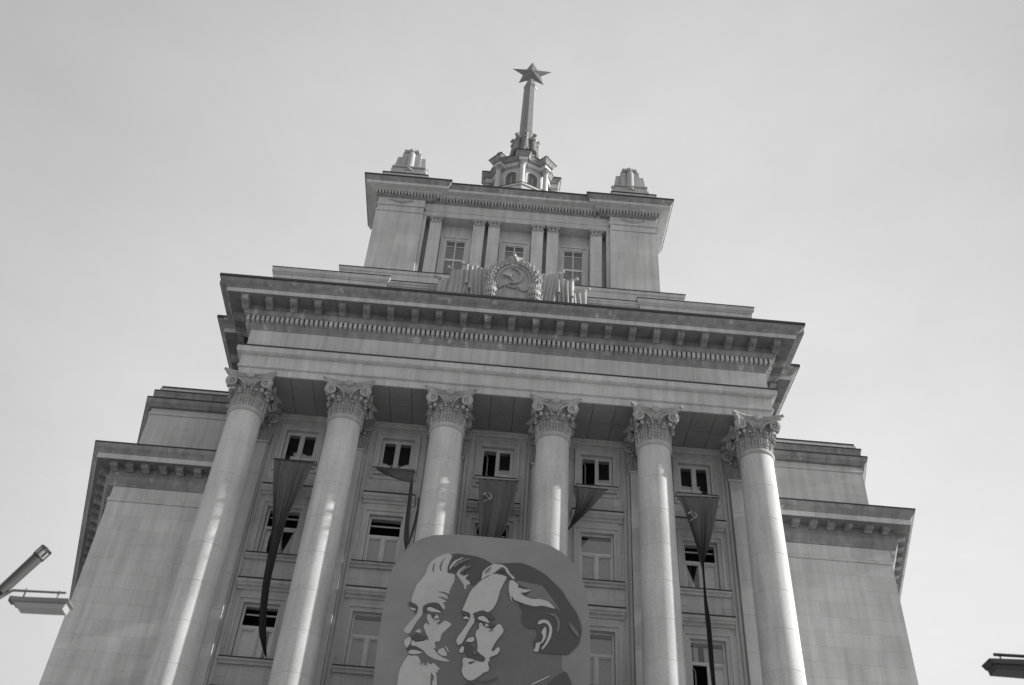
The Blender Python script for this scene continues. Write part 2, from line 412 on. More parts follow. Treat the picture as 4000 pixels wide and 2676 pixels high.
# ------------------------------------------------------------------ outlines of cloth and painted shapes (metres, x and z on their own planes)
BOARD=[(-3.62,14.29),(-3.68,15.72),(-3.67,16.9),(-3.63,17.89),(-3.54,18.56),(-3.32,19.05),(-3.01,19.56),(-2.66,19.8),(-2.25,19.98),(-1.49,20.08),(-0.44,20.09),(0.67,20.09),(1.48,20.06),(1.97,19.97),(2.4,19.74),(2.84,19.36),(3.13,18.91),(3.32,18.26),(3.44,17.43),(3.49,16.33),(3.48,14.88)]
ART=[
 ('shade','face_shade',[(-2.31,17.19),(-1.96,17.35),(-1.43,17.76),(-1.34,18.44),(-1.29,18.51),(-0.93,18.2),(-0.46,18.19),(0.03,18.65),(0.62,18.45),(1.44,17.56),(2.78,17.37),(2.53,15.84),(2.56,15.29),(2.66,15.28),(2.3,14.99),(2.05,14.76),(1.63,13.63),(-0.48,14.05),(-1.49,13.97),(-1.54,14.46),(-1.59,14.87),(-1.82,15.13),(-2.17,15.21),(-2.27,15.43),(-2.59,15.4),(-2.69,15.6),(-2.61,15.72),(-2.58,16.01),(-2.72,16.11),(-2.82,16.18),(-2.61,16.25),(-2.48,16.57),(-2.3,16.88)]),
 ('light','forehead',[(-1.69,19.29),(-1.92,19.17),(-2.15,19.01),(-2.3,18.76),(-2.35,18.46),(-2.47,18.21),(-2.62,18.0),(-2.69,17.7),(-2.75,17.31),(-2.57,17.23),(-2.48,17.14),(-2.48,16.87),(-2.65,16.64),(-2.79,16.41),(-2.86,16.27),(-2.81,16.18),(-2.72,16.14),(-2.64,16.18),(-2.48,16.57),(-2.3,16.88),(-2.31,17.02),(-2.31,17.19),(-2.18,17.28),(-1.96,17.35),(-1.77,17.32),(-1.6,17.12),(-1.55,17.16),(-1.58,17.27),(-1.66,17.38),(-1.55,17.41),(-1.54,17.49),(-1.49,17.53),(-1.53,17.64),(-1.44,17.7),(-1.48,17.79),(-1.45,17.9),(-1.32,18.25),(-1.34,18.44),(-1.43,18.51),(-1.6,18.52),(-1.62,18.74),(-1.54,19.04),(-1.48,19.24)]),
 ('dark','hair',[(-1.59,19.26),(-1.27,19.32),(-0.63,19.27),(-0.34,19.18),(-0.02,19.02),(-0.22,18.84),(-0.38,18.44),(-0.4,18.36),(-0.61,18.13),(-0.8,18.12),(-0.89,18.12),(-1.0,18.14),(-1.29,18.51),(-1.43,18.51),(-1.6,18.52),(-1.62,18.74),(-1.54,19.04),(-1.48,19.22)]),
 ('light','hair_lock',[(-1.55,18.68),(-1.53,18.82),(-1.4,19.02),(-1.1,19.19),(-1.11,19.14),(-1.31,19.0),(-1.44,18.81),(-1.52,18.66)]),
 ('light','hair_lock',[(-1.29,18.51),(-1.21,18.67),(-1.0,18.86),(-0.98,18.82),(-1.11,18.66),(-1.18,18.54),(-1.03,18.45),(-0.83,18.53),(-0.93,18.42),(-0.94,18.33),(-0.83,18.29),(-0.74,18.16),(-0.89,18.12),(-0.88,17.97),(-0.94,17.94),(-1.0,18.14),(-1.15,18.33)]),
 ('shade','hair_strand',[(-2.1,18.49),(-2.15,18.62),(-2.13,18.8),(-2.06,18.87),(-2.1,18.7),(-2.07,18.51)]),
 ('shade','hair_strand',[(-1.84,18.55),(-1.91,18.71),(-1.86,18.93),(-1.71,19.15),(-1.8,18.95),(-1.84,18.75),(-1.82,18.56)]),
 ('shade','wrinkle',[(-1.9,17.77),(-1.67,17.78),(-1.43,17.7),(-1.48,17.64),(-1.68,17.73)]),
 ('shade','wrinkle',[(-1.88,17.58),(-1.65,17.58),(-1.48,17.5),(-1.56,17.46),(-1.69,17.53)]),
 ('light','cheek',[(-2.15,16.86),(-2.03,16.91),(-1.95,16.78),(-1.88,16.7),(-1.66,16.76),(-1.77,16.55),(-1.68,16.57),(-1.51,16.73),(-1.25,16.61),(-1.42,16.4),(-1.58,16.22),(-1.6,15.96),(-1.78,15.93),(-1.71,15.7),(-1.81,15.72),(-1.65,15.52),(-1.49,15.42),(-1.16,15.29),(-1.41,15.28),(-1.72,15.32),(-1.96,15.43),(-2.12,15.59),(-2.35,15.71),(-2.46,15.73),(-2.54,15.74),(-2.56,15.82),(-2.53,15.95),(-2.43,15.86),(-2.13,15.93),(-2.07,16.0),(-1.97,15.95),(-2.07,16.16),(-2.22,16.43),(-2.16,16.58),(-2.0,16.51),(-2.11,16.67)]),
 ('light','nostril',[(-2.49,16.21),(-2.37,16.35),(-2.27,16.28),(-2.29,16.19),(-2.41,16.22)]),
 ('light','lip',[(-2.8,15.8),(-2.79,15.91),(-2.65,16.03),(-2.57,15.98),(-2.59,15.81),(-2.64,15.71),(-2.66,15.62),(-2.76,15.71)]),
 ('light','lip',[(-2.62,15.46),(-2.59,15.56),(-2.48,15.61),(-2.27,15.57),(-2.13,15.52),(-2.26,15.46),(-2.48,15.43)]),
 ('light','beard',[(-2.59,15.4),(-2.49,15.35),(-2.4,15.4),(-2.28,15.38),(-2.16,15.21),(-2.15,15.05),(-2.11,15.22),(-2.0,15.06),(-1.96,15.21),(-1.83,15.12),(-1.74,15.2),(-1.47,14.98),(-1.58,14.98),(-1.52,14.84),(-1.63,14.93),(-1.58,14.69),(-1.54,14.46),(-1.49,13.97),(-2.8,13.87),(-2.84,14.46),(-2.84,14.79),(-2.78,15.01),(-2.7,15.21)]),
 ('shade','beard_strand',[(-1.79,14.88),(-1.65,14.71),(-1.71,14.55),(-1.69,14.25),(-1.75,14.25),(-1.78,14.7)]),
 ('light','whisker',[(-1.65,15.56),(-1.6,15.68),(-1.45,15.75),(-1.32,15.53),(-1.33,15.46),(-1.49,15.46)]),
 ('light','whisker',[(-1.42,15.8),(-1.38,15.81),(-1.26,15.63),(-1.29,15.59)]),
 ('dark','eyebrow',[(-2.32,17.15),(-2.18,17.28),(-1.96,17.35),(-1.77,17.32),(-1.65,17.15),(-1.62,17.05),(-1.83,17.1),(-2.02,17.18),(-2.15,17.18),(-2.19,16.94),(-2.28,16.93)]),
 ('light','eyelid',[(-2.17,17.04),(-2.14,17.15),(-2.02,17.16),(-1.68,17.03),(-1.69,16.98),(-1.81,16.99),(-1.97,16.99),(-2.04,17.0)]),
 ('dark','pupil',[(-2.01,16.91),(-1.87,16.92),(-1.86,16.82),(-1.94,16.79),(-1.99,16.84)]),
 ('light','eye',[(-1.88,16.82),(-1.81,16.9),(-1.71,16.8),(-1.79,16.76),(-1.89,16.74)]),
 ('dark','eyebrow',[(-2.83,17.21),(-2.78,17.3),(-2.54,17.2),(-2.48,17.11),(-2.5,16.98),(-2.53,16.86),(-2.59,16.97),(-2.52,17.05),(-2.74,17.12)]),
 ('light','eye',[(-2.74,17.09),(-2.54,17.05),(-2.57,16.98),(-2.7,17.02)]),
 ('dark','mouth',[(-2.69,15.6),(-2.62,15.72),(-2.46,15.73),(-2.25,15.64),(-2.12,15.54),(-2.29,15.59),(-2.58,15.59),(-2.63,15.53)]),
 ('dark','nose_shadow',[(-2.55,16.09),(-2.4,16.15),(-2.15,16.08),(-2.08,16.13),(-2.02,16.01),(-2.14,15.95),(-2.43,15.89),(-2.55,15.98)]),
 ('dark','hair',[(-0.01,18.99),(0.2,19.04),(0.59,19.09),(0.98,19.13),(1.34,19.03),(1.78,18.81),(2.06,18.58),(2.47,18.19),(2.79,17.68),(3.01,17.39),(3.14,17.04),(3.19,16.76),(3.15,16.48),(3.09,16.24),(2.83,15.94),(2.72,15.84),(2.53,15.84),(1.9,15.85),(1.76,15.85),(1.52,16.18),(1.68,16.43),(1.65,16.7),(1.37,16.66),(1.14,16.84),(1.12,17.06),(1.08,17.12),(1.15,17.27),(0.98,17.6),(0.72,17.81),(0.6,18.11),(0.61,18.41),(0.52,18.53),(0.11,18.62)]),
 ('light','forehead',[(-0.04,18.58),(-0.37,18.32),(-0.69,17.95),(-0.8,17.67),(-0.89,17.36),(-0.96,17.12),(-0.73,17.08),(-0.65,16.97),(-0.69,16.77),(-0.83,16.47),(-1.02,16.16),(-1.06,16.0),(-0.99,15.87),(-0.89,15.9),(-0.82,16.02),(-0.67,16.41),(-0.48,16.78),(-0.57,17.03),(-0.56,17.06),(-0.31,17.18),(-0.06,17.12),(0.1,17.28),(0.2,17.49),(0.28,17.83),(0.29,17.96),(0.44,18.35),(0.52,18.53),(0.38,18.58),(0.11,18.62)]),
 ('light','forelock',[(-0.38,18.44),(-0.36,18.66),(-0.22,18.84),(0.01,19.0),(0.32,19.0),(0.5,18.89),(0.61,18.68),(0.81,18.51),(0.74,18.45),(0.58,18.62),(0.41,18.79),(0.27,18.87),(0.1,18.7),(-0.03,18.58),(-0.21,18.5),(-0.37,18.34)]),
 ('mid','hair_sheen',[(0.82,18.43),(1.4,18.35),(1.79,18.3),(2.1,17.89),(2.49,17.35),(2.01,17.72),(1.62,17.79),(1.2,17.83),(1.42,18.1),(0.94,18.27)]),
 ('light','hair_lock',[(0.61,18.41),(0.74,18.42),(0.94,18.27),(0.91,18.16),(1.12,18.11),(1.42,18.11),(1.23,18.0),(1.0,17.96),(1.2,17.83),(1.43,17.77),(1.72,17.79),(2.0,17.73),(2.3,17.45),(1.82,17.55),(1.54,17.49),(1.25,17.54),(1.02,17.61),(0.82,17.67),(0.7,17.85),(0.75,17.58),(0.67,17.74),(0.59,18.11)]),
 ('light','cheek',[(-0.41,16.45),(-0.32,16.48),(-0.34,16.69),(-0.27,16.74),(-0.19,16.66),(-0.11,16.59),(0.14,16.52),(0.3,16.73),(0.41,16.72),(0.51,16.55),(0.5,16.43),(0.28,16.1),(0.15,15.81),(0.2,15.72),(0.35,15.91),(0.45,15.86),(0.37,15.66),(0.1,15.52),(0.11,15.41),(0.06,15.33),(0.12,15.16),(0.1,15.05),(-0.06,14.98),(-0.2,14.84),(-0.4,14.69),(-0.53,14.68),(-0.7,14.8),(-0.79,14.98),(-0.75,15.21),(-0.79,15.33),(-0.76,15.45),(-0.5,15.43),(-0.27,15.36),(-0.09,15.35),(-0.02,15.46),(-0.07,15.53),(-0.22,15.61),(-0.36,15.75),(-0.31,15.79),(-0.34,15.95),(-0.37,16.1),(-0.43,16.25)]),
 ('dark','eyebrow',[(-0.56,17.06),(-0.25,17.2),(-0.02,17.11),(0.22,16.91),(0.08,16.85),(-0.24,17.0),(-0.4,16.95),(-0.41,16.75),(-0.46,16.73)]),
 ('dark','eyelash',[(-0.39,16.84),(-0.12,16.77),(0.18,16.71),(0.3,16.73),(0.15,16.64),(-0.03,16.55),(-0.09,16.57),(0.04,16.64),(-0.15,16.67),(-0.25,16.76)]),
 ('light','eyelid',[(-0.41,16.87),(-0.36,16.95),(-0.21,16.98),(-0.07,16.89),(0.03,16.74),(-0.12,16.77),(-0.35,16.83)]),
 ('dark','eyebrow',[(-1.0,17.08),(-0.73,17.06),(-0.68,16.91),(-0.87,16.95)]),
 ('light','eye',[(-0.9,16.84),(-0.81,16.93),(-0.69,16.86),(-0.71,16.82),(-0.86,16.81)]),
 ('light','nostril',[(-0.73,16.01),(-0.67,16.13),(-0.49,16.2),(-0.44,16.09),(-0.51,16.01),(-0.64,16.0)]),
 ('dark','moustache',[(-0.9,15.88),(-0.74,15.95),(-0.54,15.91),(-0.35,15.71),(-0.18,15.59),(-0.03,15.49),(-0.07,15.34),(-0.31,15.37),(-0.52,15.45),(-0.65,15.55),(-0.74,15.76),(-0.77,15.85)]),
 ('light','lip',[(-0.94,15.66),(-0.84,15.85),(-0.76,15.79),(-0.79,15.62),(-0.86,15.59)]),
 ('dark','mouth',[(-0.6,15.29),(-0.33,15.37),(-0.48,15.25),(-0.55,15.23)]),
 ('light','ear',[(1.66,16.85),(1.71,16.97),(1.86,17.03),(2.03,17.0),(2.15,16.81),(2.18,16.63),(2.13,16.37),(2.01,16.13),(1.86,15.93),(1.83,15.98),(1.97,16.22),(2.05,16.46),(2.08,16.68),(2.02,16.86),(1.87,16.91),(1.72,16.83)]),
 ('light','ear',[(1.87,16.7),(1.95,16.77),(1.98,16.59),(1.96,16.36),(1.85,16.17),(1.78,16.15),(1.75,15.97),(1.72,15.85),(1.55,15.86),(1.62,15.96),(1.63,16.15),(1.82,16.21),(1.87,16.41),(1.8,16.56)]),
 ('dark','suit',[(2.67,15.28),(2.88,14.83),(3.18,13.94),(1.53,13.8),(2.05,14.76),(2.3,14.99)]),
 ('dark','suit',[(-0.59,14.54),(-0.52,14.66),(-0.25,14.57),(-0.19,13.84),(-0.59,13.81)]),
 ('light','collar',[(1.51,14.71),(2.15,15.07),(2.12,15.02),(1.62,14.72)]),
 ('mid','hair_sheen',[(1.97,17.26),(2.24,17.16),(2.36,16.93),(2.31,16.6),(2.4,16.65),(2.45,16.93),(2.35,17.17),(2.23,17.28)]),
 ('mid','hair_sheen',[(2.71,17.08),(3.06,16.67),(3.09,16.43),(2.81,16.77)]),
 ('dark','pupil',[(-0.22,16.73),(-0.12,16.72),(-0.09,16.64),(-0.14,16.6),(-0.2,16.64)]),
 ('light','eye',[(-0.13,16.69),(-0.08,16.7),(0.01,16.63),(-0.07,16.59),(-0.12,16.6)]),
 ('shade','eye_crease',[(0.01,16.45),(0.14,16.57),(0.17,16.52),(0.09,16.42)]),
 ('dark','jaw_line',[(-0.33,14.69),(0.03,14.68),(0.45,14.88),(0.42,14.8),(0.04,14.63),(-0.31,14.65)]),
 ('mid','cheek_line',[(0.07,15.36),(0.31,15.23),(0.29,15.2),(0.1,15.32)]),
 ('shade','eye_crease',[(-1.91,16.71),(-1.67,16.77),(-1.69,16.74),(-1.86,16.68)]),
 ('shade','eye_crease',[(-1.77,16.57),(-1.61,16.69),(-1.68,16.55),(-1.76,16.54)]),
 ('shade','eye_crease',[(-2.13,16.59),(-2.0,16.52),(-2.02,16.5),(-2.14,16.56)]),
 ('mid','hair_sheen',[(-1.44,18.77),(-1.23,18.97),(-0.93,19.12),(-0.82,19.11),(-1.14,18.92),(-1.37,18.71)]),
 ('mid','hair_sheen',[(-1.19,18.54),(-1.05,18.72),(-0.83,18.85),(-0.78,18.82),(-1.0,18.66),(-1.13,18.49)]),
 ('shade','hair_strand',[(-0.3,18.6),(-0.14,18.81),(-0.05,18.85),(-0.21,18.61)]),
 ('dark','hair_strand',[(0.2,18.73),(0.29,18.88),(0.41,18.84),(0.47,18.69),(0.35,18.73),(0.26,18.7)]),
 ('shade','beard_strand',[(-2.17,15.21),(-2.13,15.29),(-2.08,15.15),(-2.14,15.05)]),
 ('shade','beard_strand',[(-2.03,15.17),(-1.96,15.21),(-1.93,15.04),(-1.99,15.1)]),
 ('mid','moustache_sheen',[(-0.48,15.66),(-0.41,15.69),(-0.33,15.6),(-0.4,15.57)])]
FLAGS=[[[[(-9.142, 23.981), (-7.544, 23.955)], [(-8.91, 22.681), (-7.752, 22.862)], [(-8.588, 21.223), (-8.079, 21.367)], [(-8.445, 19.844), (-8.133, 19.659)], [(-8.406, 18.689), (-8.139, 18.713)], [(-8.258, 17.392), (-8.031, 17.61)], [(-8.126, 16.675), (-7.899, 16.839)], [(-7.877, 16.08), (-7.699, 16.002)], [(-7.675, 15.771), (-7.638, 15.742)]]], [[[(-4.983, 23.963), (-4.76, 23.813)], [(-4.349, 23.957), (-4.179, 23.55)], [(-3.771, 23.946), (-3.708, 23.448)], [(-3.436, 23.945), (-3.451, 23.453)]], [[(-3.552, 23.477), (-3.453, 23.943)], [(-3.543, 22.676), (-3.387, 22.691)], [(-3.528, 21.578), (-3.364, 21.593)], [(-3.481, 20.768), (-3.261, 20.85)], [(-3.37, 20.41), (-3.311, 20.507)]], [[(-3.357, 20.442), (-3.249, 20.666)], [(-3.272, 20.849), (-3.139, 21.111)], [(-3.18, 21.675), (-3.079, 21.621)], [(-3.138, 22.257), (-3.047, 22.201)], [(-3.145, 22.702), (-3.097, 22.72)]]], [[[(-0.811, 23.87), (0.767, 23.914)], [(-0.74, 22.816), (0.649, 22.685)], [(-0.676, 21.849), (0.418, 21.823)], [(-0.595, 21.1), (0.185, 21.108)], [(-0.517, 21.005), (0.042, 21.0)]]], [[[(3.057, 23.888), (4.399, 23.863)], [(3.124, 23.189), (3.937, 23.201)], [(3.13, 22.793), (3.54, 22.636)], [(2.926, 22.093), (3.205, 22.28)], [(2.818, 21.891), (2.928, 21.965)]]], [[[(7.294, 23.828), (8.973, 23.944)], [(7.539, 23.085), (8.809, 23.206)], [(7.721, 22.322), (8.56, 22.208)], [(7.901, 21.64), (8.338, 21.493)], [(7.999, 21.029), (8.166, 21.044)], [(8.055, 20.719), (8.132, 20.787)], [(8.061, 20.024), (8.12, 20.089)], [(8.033, 19.254), (8.133, 19.292)], [(8.038, 18.736), (8.196, 18.692)], [(8.053, 18.06), (8.213, 18.073)], [(8.05, 16.966), (8.207, 16.979)], [(8.086, 16.083), (8.204, 16.092)], [(8.171, 14.912), (8.271, 14.92)]]]]
# ------------------------------------------------------------------ ground
pl = MB(); pl.add([(-1500,-1500,0),(1500,-1500,0),(1500,1500,0),(-1500,1500,0)], [(0,1,2,3)])
tag(pl.build("ground", GROUND), kind='structure')

# ================================================================== BUILDING
B = empty("government_building", (0, 2.75, 0))
tag(B, "pale stone government building with six giant columns and a stepped tower topped by a star", "building")
class _P:      # parts are modelled in world coordinates: undo the empty's offset
    pass
def bpart(o):
    o.parent = B
    o.matrix_parent_inverse = Matrix.Translation((0, -2.75, 0))
    return o
def bb(mb, name, mat, smooth=False):
    return bpart(mb.build(name, mat, None, smooth))

YW = 2.75
HX = 11.15
BX = 11.7
# ---- main body walls (front wall built round its window openings)
core = MB()
core.box(-BX, BX, 4.4, 14, 0, 31.0)
core.box(-BX, -BX+.5, YW+.01, 4.4, 0, 31.0); core.box(BX-.5, BX, YW+.01, 4.4, 0, 31.0)
core.box(-HX+.06, HX-.06, .06, 4.39, 28.2, 31.1)
bb(core, "inner_wall", STONE)

BAYS = [-8.54, -4.42, -0.125, 4.15, 8.37]
OW = 0.69       # half opening width
# rows: (z sill, z opening top, kind)
ROWS = [(24.72, 26.42, 'top')] + [(20.36-4.23*i, 22.62-4.23*i, 'tall') for i in range(5)]
wall = bb(MB().box(-BX, BX, 3.35, 3.36, 0, .5), "front_wall", STONE)
# piers between the bays and spandrels between the openings, in stone courses
edges = [-BX] + [v for b in BAYS for v in (b-OW, b+OW)] + [BX]
def wall_stone(x0, x1, z0, z1, y=YW):
    MB().stone(x0, x1, y, 3.35, z0, z1, .008).build("stone", STONE, wall)
for i in range(0, len(edges), 2):
    x0, x1 = edges[i], edges[i+1]
    z = 27.15; k = 0
    while z > 12.6:
        h = 1.06
        g2 = .004
        wall_stone(x0+g2, x1-g2, z-h+g2, z-g2); z -= h; k += 1
    wall_stone(x0, x1, 0, z)
for b in BAYS:
    tops = [(26.42, 27.15)]
    for i in range(len(ROWS)-1):
        tops.append((ROWS[i+1][1], ROWS[i][0]))
    tops.append((0, ROWS[-1][0]))
    for z0, z1 in tops:
        if z1 - z0 > 1.6:
            m = (z0+z1)/2
            wall_stone(b-OW, b+OW, z0, m-.005); wall_stone(b-OW, b+OW, m+.005, z1)
        else:
            wall_stone(b-OW, b+OW, z0, z1)
room = MB()
for z in [24.0] + [19.4-4.23*i for i in range(5)]:
    room.box(-BX+.5, BX-.5, 3.4, 4.39, z, z+.12)
room.box(-BX+.5, BX-.5, 4.34, 4.38, .5, 28)
bb(room, "room", ROOM)
# bay strips beside the pilasters (stepped reveals)
for b in BAYS:
    for s in (-1, 1):
        m = MB()
        m.box(b+s*1.17-.055, b+s*1.17+.055, 2.69, YW+.01, 10, 26.9)
        m.box(b+s*1.33-.05, b+s*1.33+.05, 2.64, YW+.01, 10, 26.98)
        bb(m, "wall_strip", STONE)
m = MB(); m.box(-BX+.6, BX-.6, 2.62, YW+.01, 26.9, 27.02); m.box(-BX+.6, BX-.6, 2.55, YW+.01, 27.02, 27.148)
bb(m, "wall_moulding", STONE)

# ---- windows
def curtain(win, pts, x, z0, z1, w, y=3.02, mat=None):
    # pts in unit opening coordinates; gentle vertical folds
    xs = [p[0] for p in pts]
    poly = [(x-w + 2*w*px, z0 + (z1-z0)*pz) for px, pz in pts]
    mb = MB(); mb.prism(poly, y, y+.015)
    mb.build("curtain", mat or CURT, win)
def make_window(cx, z0, z1, kind, style):
    w = OW
    f = MB()
    # surround: two stepped bands framing the opening
    def band(hw, zt, zb, t, yf, yb=YW+.01):
        f.box(cx-hw, cx-hw+t, yf, yb, zb, zt); f.box(cx+hw-t, cx+hw, yf, yb, zb, zt)
        f.box(cx-hw+t, cx+hw-t, yf, yb, zt-t, zt)
    band(w+.25, z1+.25, z0-(.38 if kind == 'top' else 0), .09, 2.64)
    band(w+.16, z1+.16, z0, .16, 2.70)
    if kind == 'top': f.box(cx-w-.16, cx+w+.16, 2.70, YW+.01, z0-.38, z0-.30)
    win = bb(f, "window", STONE)
    # sill
    s = MB(); hw = w+.19 if kind == 'top' else w+.38
    run_prof = [(0, z0-.17), (.10, z0-.17), (.12, z0-.10), (.22, z0-.06), (.24, z0-.03), (.24, z0), (-.3, z0), (-.3, z0-.17)]
    sweep(s, [(cx-hw, YW-.02), (cx+hw, YW-.02)], [(0,-1),(0,-1)], run_prof)
    s.build("sill", STONE, win)
    MB().box(cx-hw-.01, cx+hw+.01, YW-.275, YW+.0, z0+.002, z0+.05).build("sill_flashing", METAL_D, win)
    if kind == 'tall':
        zt = z1+.80; hw = w+.37; h = MB()
        pr = [(0, zt-.30), (.10, zt-.30), (.12, zt-.22), (.26, zt-.19), (.27, zt-.15), (.36, zt-.10), (.39, zt-.04), (.39, zt), (-.02, zt)]
        pth = [(cx-hw, YW), (cx-hw, YW-.02), (cx+hw, YW-.02), (cx+hw, YW)]
        sweep(h, [(cx-hw, YW-.02), (cx+hw, YW-.02)], [(0,-1),(0,-1)], pr)
        h.build("hood", STONE, win)
        MB().box(cx-hw-.012, cx+hw+.012, YW-.43, YW+.0, zt+.002, zt+.06).build("hood_flashing", METAL_D, win)
        MB().box(cx-w-.2, cx+w+.2, 2.705, YW+.01, z1+.26, zt-.30).build("frieze_panel", STONE, win)
    # timber frame
    yf, yb = 2.90, 2.98
    zt = z0 + 1.30 if kind == 'tall' else None
    fr = MB(); t = .085
    fr.box(cx-w, cx-w+t, yf, yb, z0, z1); fr.box(cx+w-t, cx+w, yf, yb, z0, z1)
    fr.box(cx-w+t, cx+w-t, yf, yb, z1-t, z1); fr.box(cx-w+t, cx+w-t, yf, yb, z0, z0+.07)
    if kind == 'tall':
        fr.box(cx-w+t, cx+w-t, yf-.01, yb, zt, zt+.12)
        fr.box(cx-.055, cx+.055, yf-.01, yb, z0+.07, zt)
    else:
        fr.box(cx-.06, cx+.06, yf-.01, yb, z0+.07, z1-t)
    fr.build("frame", FRAME_M, win)
    # casements and panes
    def leaf(x0, x1, a, b_, open_=0.0, glass=True):
        q = MB(); c = .045
        q.box(x0, x0+c, 0, .04, a, b_); q.box(x1-c, x1, 0, .04, a, b_)
        q.box(x0+c, x1-c, 0, .04, a, a+c); q.box(x0+c, x1-c, 0, .04, b_-c, b_)
        me = q.mesh("casement", FRAME_M)
        o = link(me, "casement", win)
        p = MB().box(x0+c, x1-c, .015, .02, a+c, b_-c).build("pane", GLASS, win)
        for ob in (o, p):
            if open_:
                piv = x0
                ob.matrix_local = Matrix.Translation((piv, yb-.04, 0)) @ Matrix.Rotation(open_, 4, 'Z') @ Matrix.Translation((-piv, 0, 0))
            else:
                ob.location = (0, yf+.02, 0)
    top = zt if kind == 'tall' else z1-t
    mid = .055 if kind == 'tall' else .06
    lo = style.get('lo', 0); ro = style.get('ro', 0)
    leaf(cx-w+t, cx-mid, z0+.07, top, lo)
    leaf(cx+mid, cx+w-t, z0+.07, top, ro)
    if kind == 'tall':
        if style.get('fan') == 'open':
            MB().box(cx-w+t, cx+w-t, yf+.25, yf+.28, z1-.32, z1-.26).build("fanlight_bar", FRAME_M, win)
        else:
            MB().box(cx-w+t, cx+w-t, yf+.02, yf+.03, zt+.12, z1-t).build("pane", GLASS, win)
    for c in style.get('cur', []):
        curtain(win, c, cx, z0+.02, (zt if kind == 'tall' else z1-t), w)
    if style.get('fanblind'):
        for a, b_ in style['fanblind']:
            MB().box(cx-w+2*w*a, cx-w+2*w*b_, 3.00, 3.01, zt+.12, z1-.22).build("blind", BLIND, win)
    if style.get('low'):
        MB().box(cx-w, cx+w, 3.00, 3.01, z0, zt+.02).build("blind", BLIND, win)
    return win

FULL = [(0,0),(1,0),(1,1),(0,1)]
TOPS = [
 {'cur': [[(.12,0),(1,0),(1,.42),(.74,.40),(.6,.46),(.5,.42),(.36,.48),(.30,.44),(.33,.36),(.22,.34),(.25,.26),(.12,.2)]]},
 {'cur': [[(.0,0),(.5,0),(.47,.20),(.36,.24),(.22,.34),(0,.40)], [(.5,0),(1,0),(1,.42),(.8,.36),(.62,.25),(.53,.2)]]},
 {'lo': 1.15, 'cur': [[(.5,0),(1,0),(1,.46),(.5,.45)]]},
 {'lo': 1.15, 'cur': [[(.5,0),(1,0),(1,.42),(.5,.40)]]},
 {'cur': [[(0,0),(.52,0),(.62,.12),(.70,.16),(.72,.30),(.66,.36),(.70,.46),(.5,.42),(0,.45)]]},
]
SECOND = [
 {'fan': 'open', 'lo': .9, 'cur': [[(0,0),(.26,0),(.2,.35),(.19,.7),(.22,1),(0,1)], [(.62,0),(1,0),(1,1),(.86,1),(.76,.62),(.66,.3)]]},
 {'fan': 'open', 'low': True}, {'fan': 'open', 'cur': [[(.2,0),(.8,0),(.8,1),(.2,1)]]},
 {'fanblind': [(.06,.94)], 'low': True},
 {'fan': 'open', 'cur': [[(0,0),(.38,0),(.36,.15),(.22,.6),(.1,1),(0,1)], [(.40,0),(1,0),(1,1),(.52,1),(.5,.7),(.42,.2)]]},
]
THIRD = [
 {'fan': 'open', 'cur': [[(0,0),(.74,0),(.74,.3),(.72,1),(0,1)], [(.84,0),(1,0),(1,1),(.84,1)]]},
 {'fanblind': [(.06,.94)], 'low': True}, {'low': True}, {'fanblind': [(.06,.94)], 'low': True},
 {'fanblind': [(.06,.26),(.42,.94)], 'lo': 1.1, 'cur': [[(.52,0),(1,0),(1,1),(.52,1)]]},
]
for bi, cx in enumerate(BAYS):
    for ri, (z0, z1, kind) in enumerate(ROWS):
        st = (TOPS, SECOND, THIRD)[ri][bi] if ri < 3 else {'fanblind': [(.06,.94)], 'low': True}
        make_window(cx, z0, z1, kind, st)

# ---- portico columns
COLX = [-10.57, -6.50, -2.30, 2.07, 6.25, 10.49]
CY = 0.75
def shaft_r(z):
    t = min(1, max(0, z/25.4))
    return .80 - .125*(t**1.7)
drum_me = []
zc = 25.40
while zc > 1.6:
    z0 = max(1.5, zc - 1.52)
    if z0 - 1.5 < .7: z0 = 1.5
    pr = []
    gq = .007
    for k, (zz, dr) in enumerate([(z0, -.010), (z0+.008, 0), ((z0+zc)/2, 0), (zc-.008, 0), (zc, -.010)]):
        pr.append((shaft_r(zz)+dr, zz))
    mb = MB(); mb.lathe(pr, n=56)
    drum_me.append(mb.mesh("column_drum", STONE_C, True))
    zc = z0
base = MB(); base.box(-1.05, 1.05, -1.05, 1.05, 0, .55)
base.lathe([(1.0,.55),(1.05,.66),(1.03,.8),(.93,.9),(.9,1.0),(.88,1.12),(.95,1.2),(.96,1.3),(.9,1.38),(.82,1.5)], n=48)
base_me = base.mesh("column_base", STONE_C, True)
ring = MB(); ring.lathe([(.67,25.38),(.70,25.40),(.735,25.43),(.755,25.48),(.745,25.54),(.72,25.57),(.72,25.60),(.68,25.62),(.60,25.63)], n=56)
ring_me = ring.mesh("neck_ring", CARVED, True)
Z0, ZT = 25.60, 27.14
bell = MB(); bell.lathe([(.62,Z0),(.62,Z0+.5),(.64,Z0+.8),(.70,Z0+1.1),(.80,Z0+1.28),(.84,Z0+1.34)], n=40)
bell_me = bell.mesh("capital", CARVED, True)

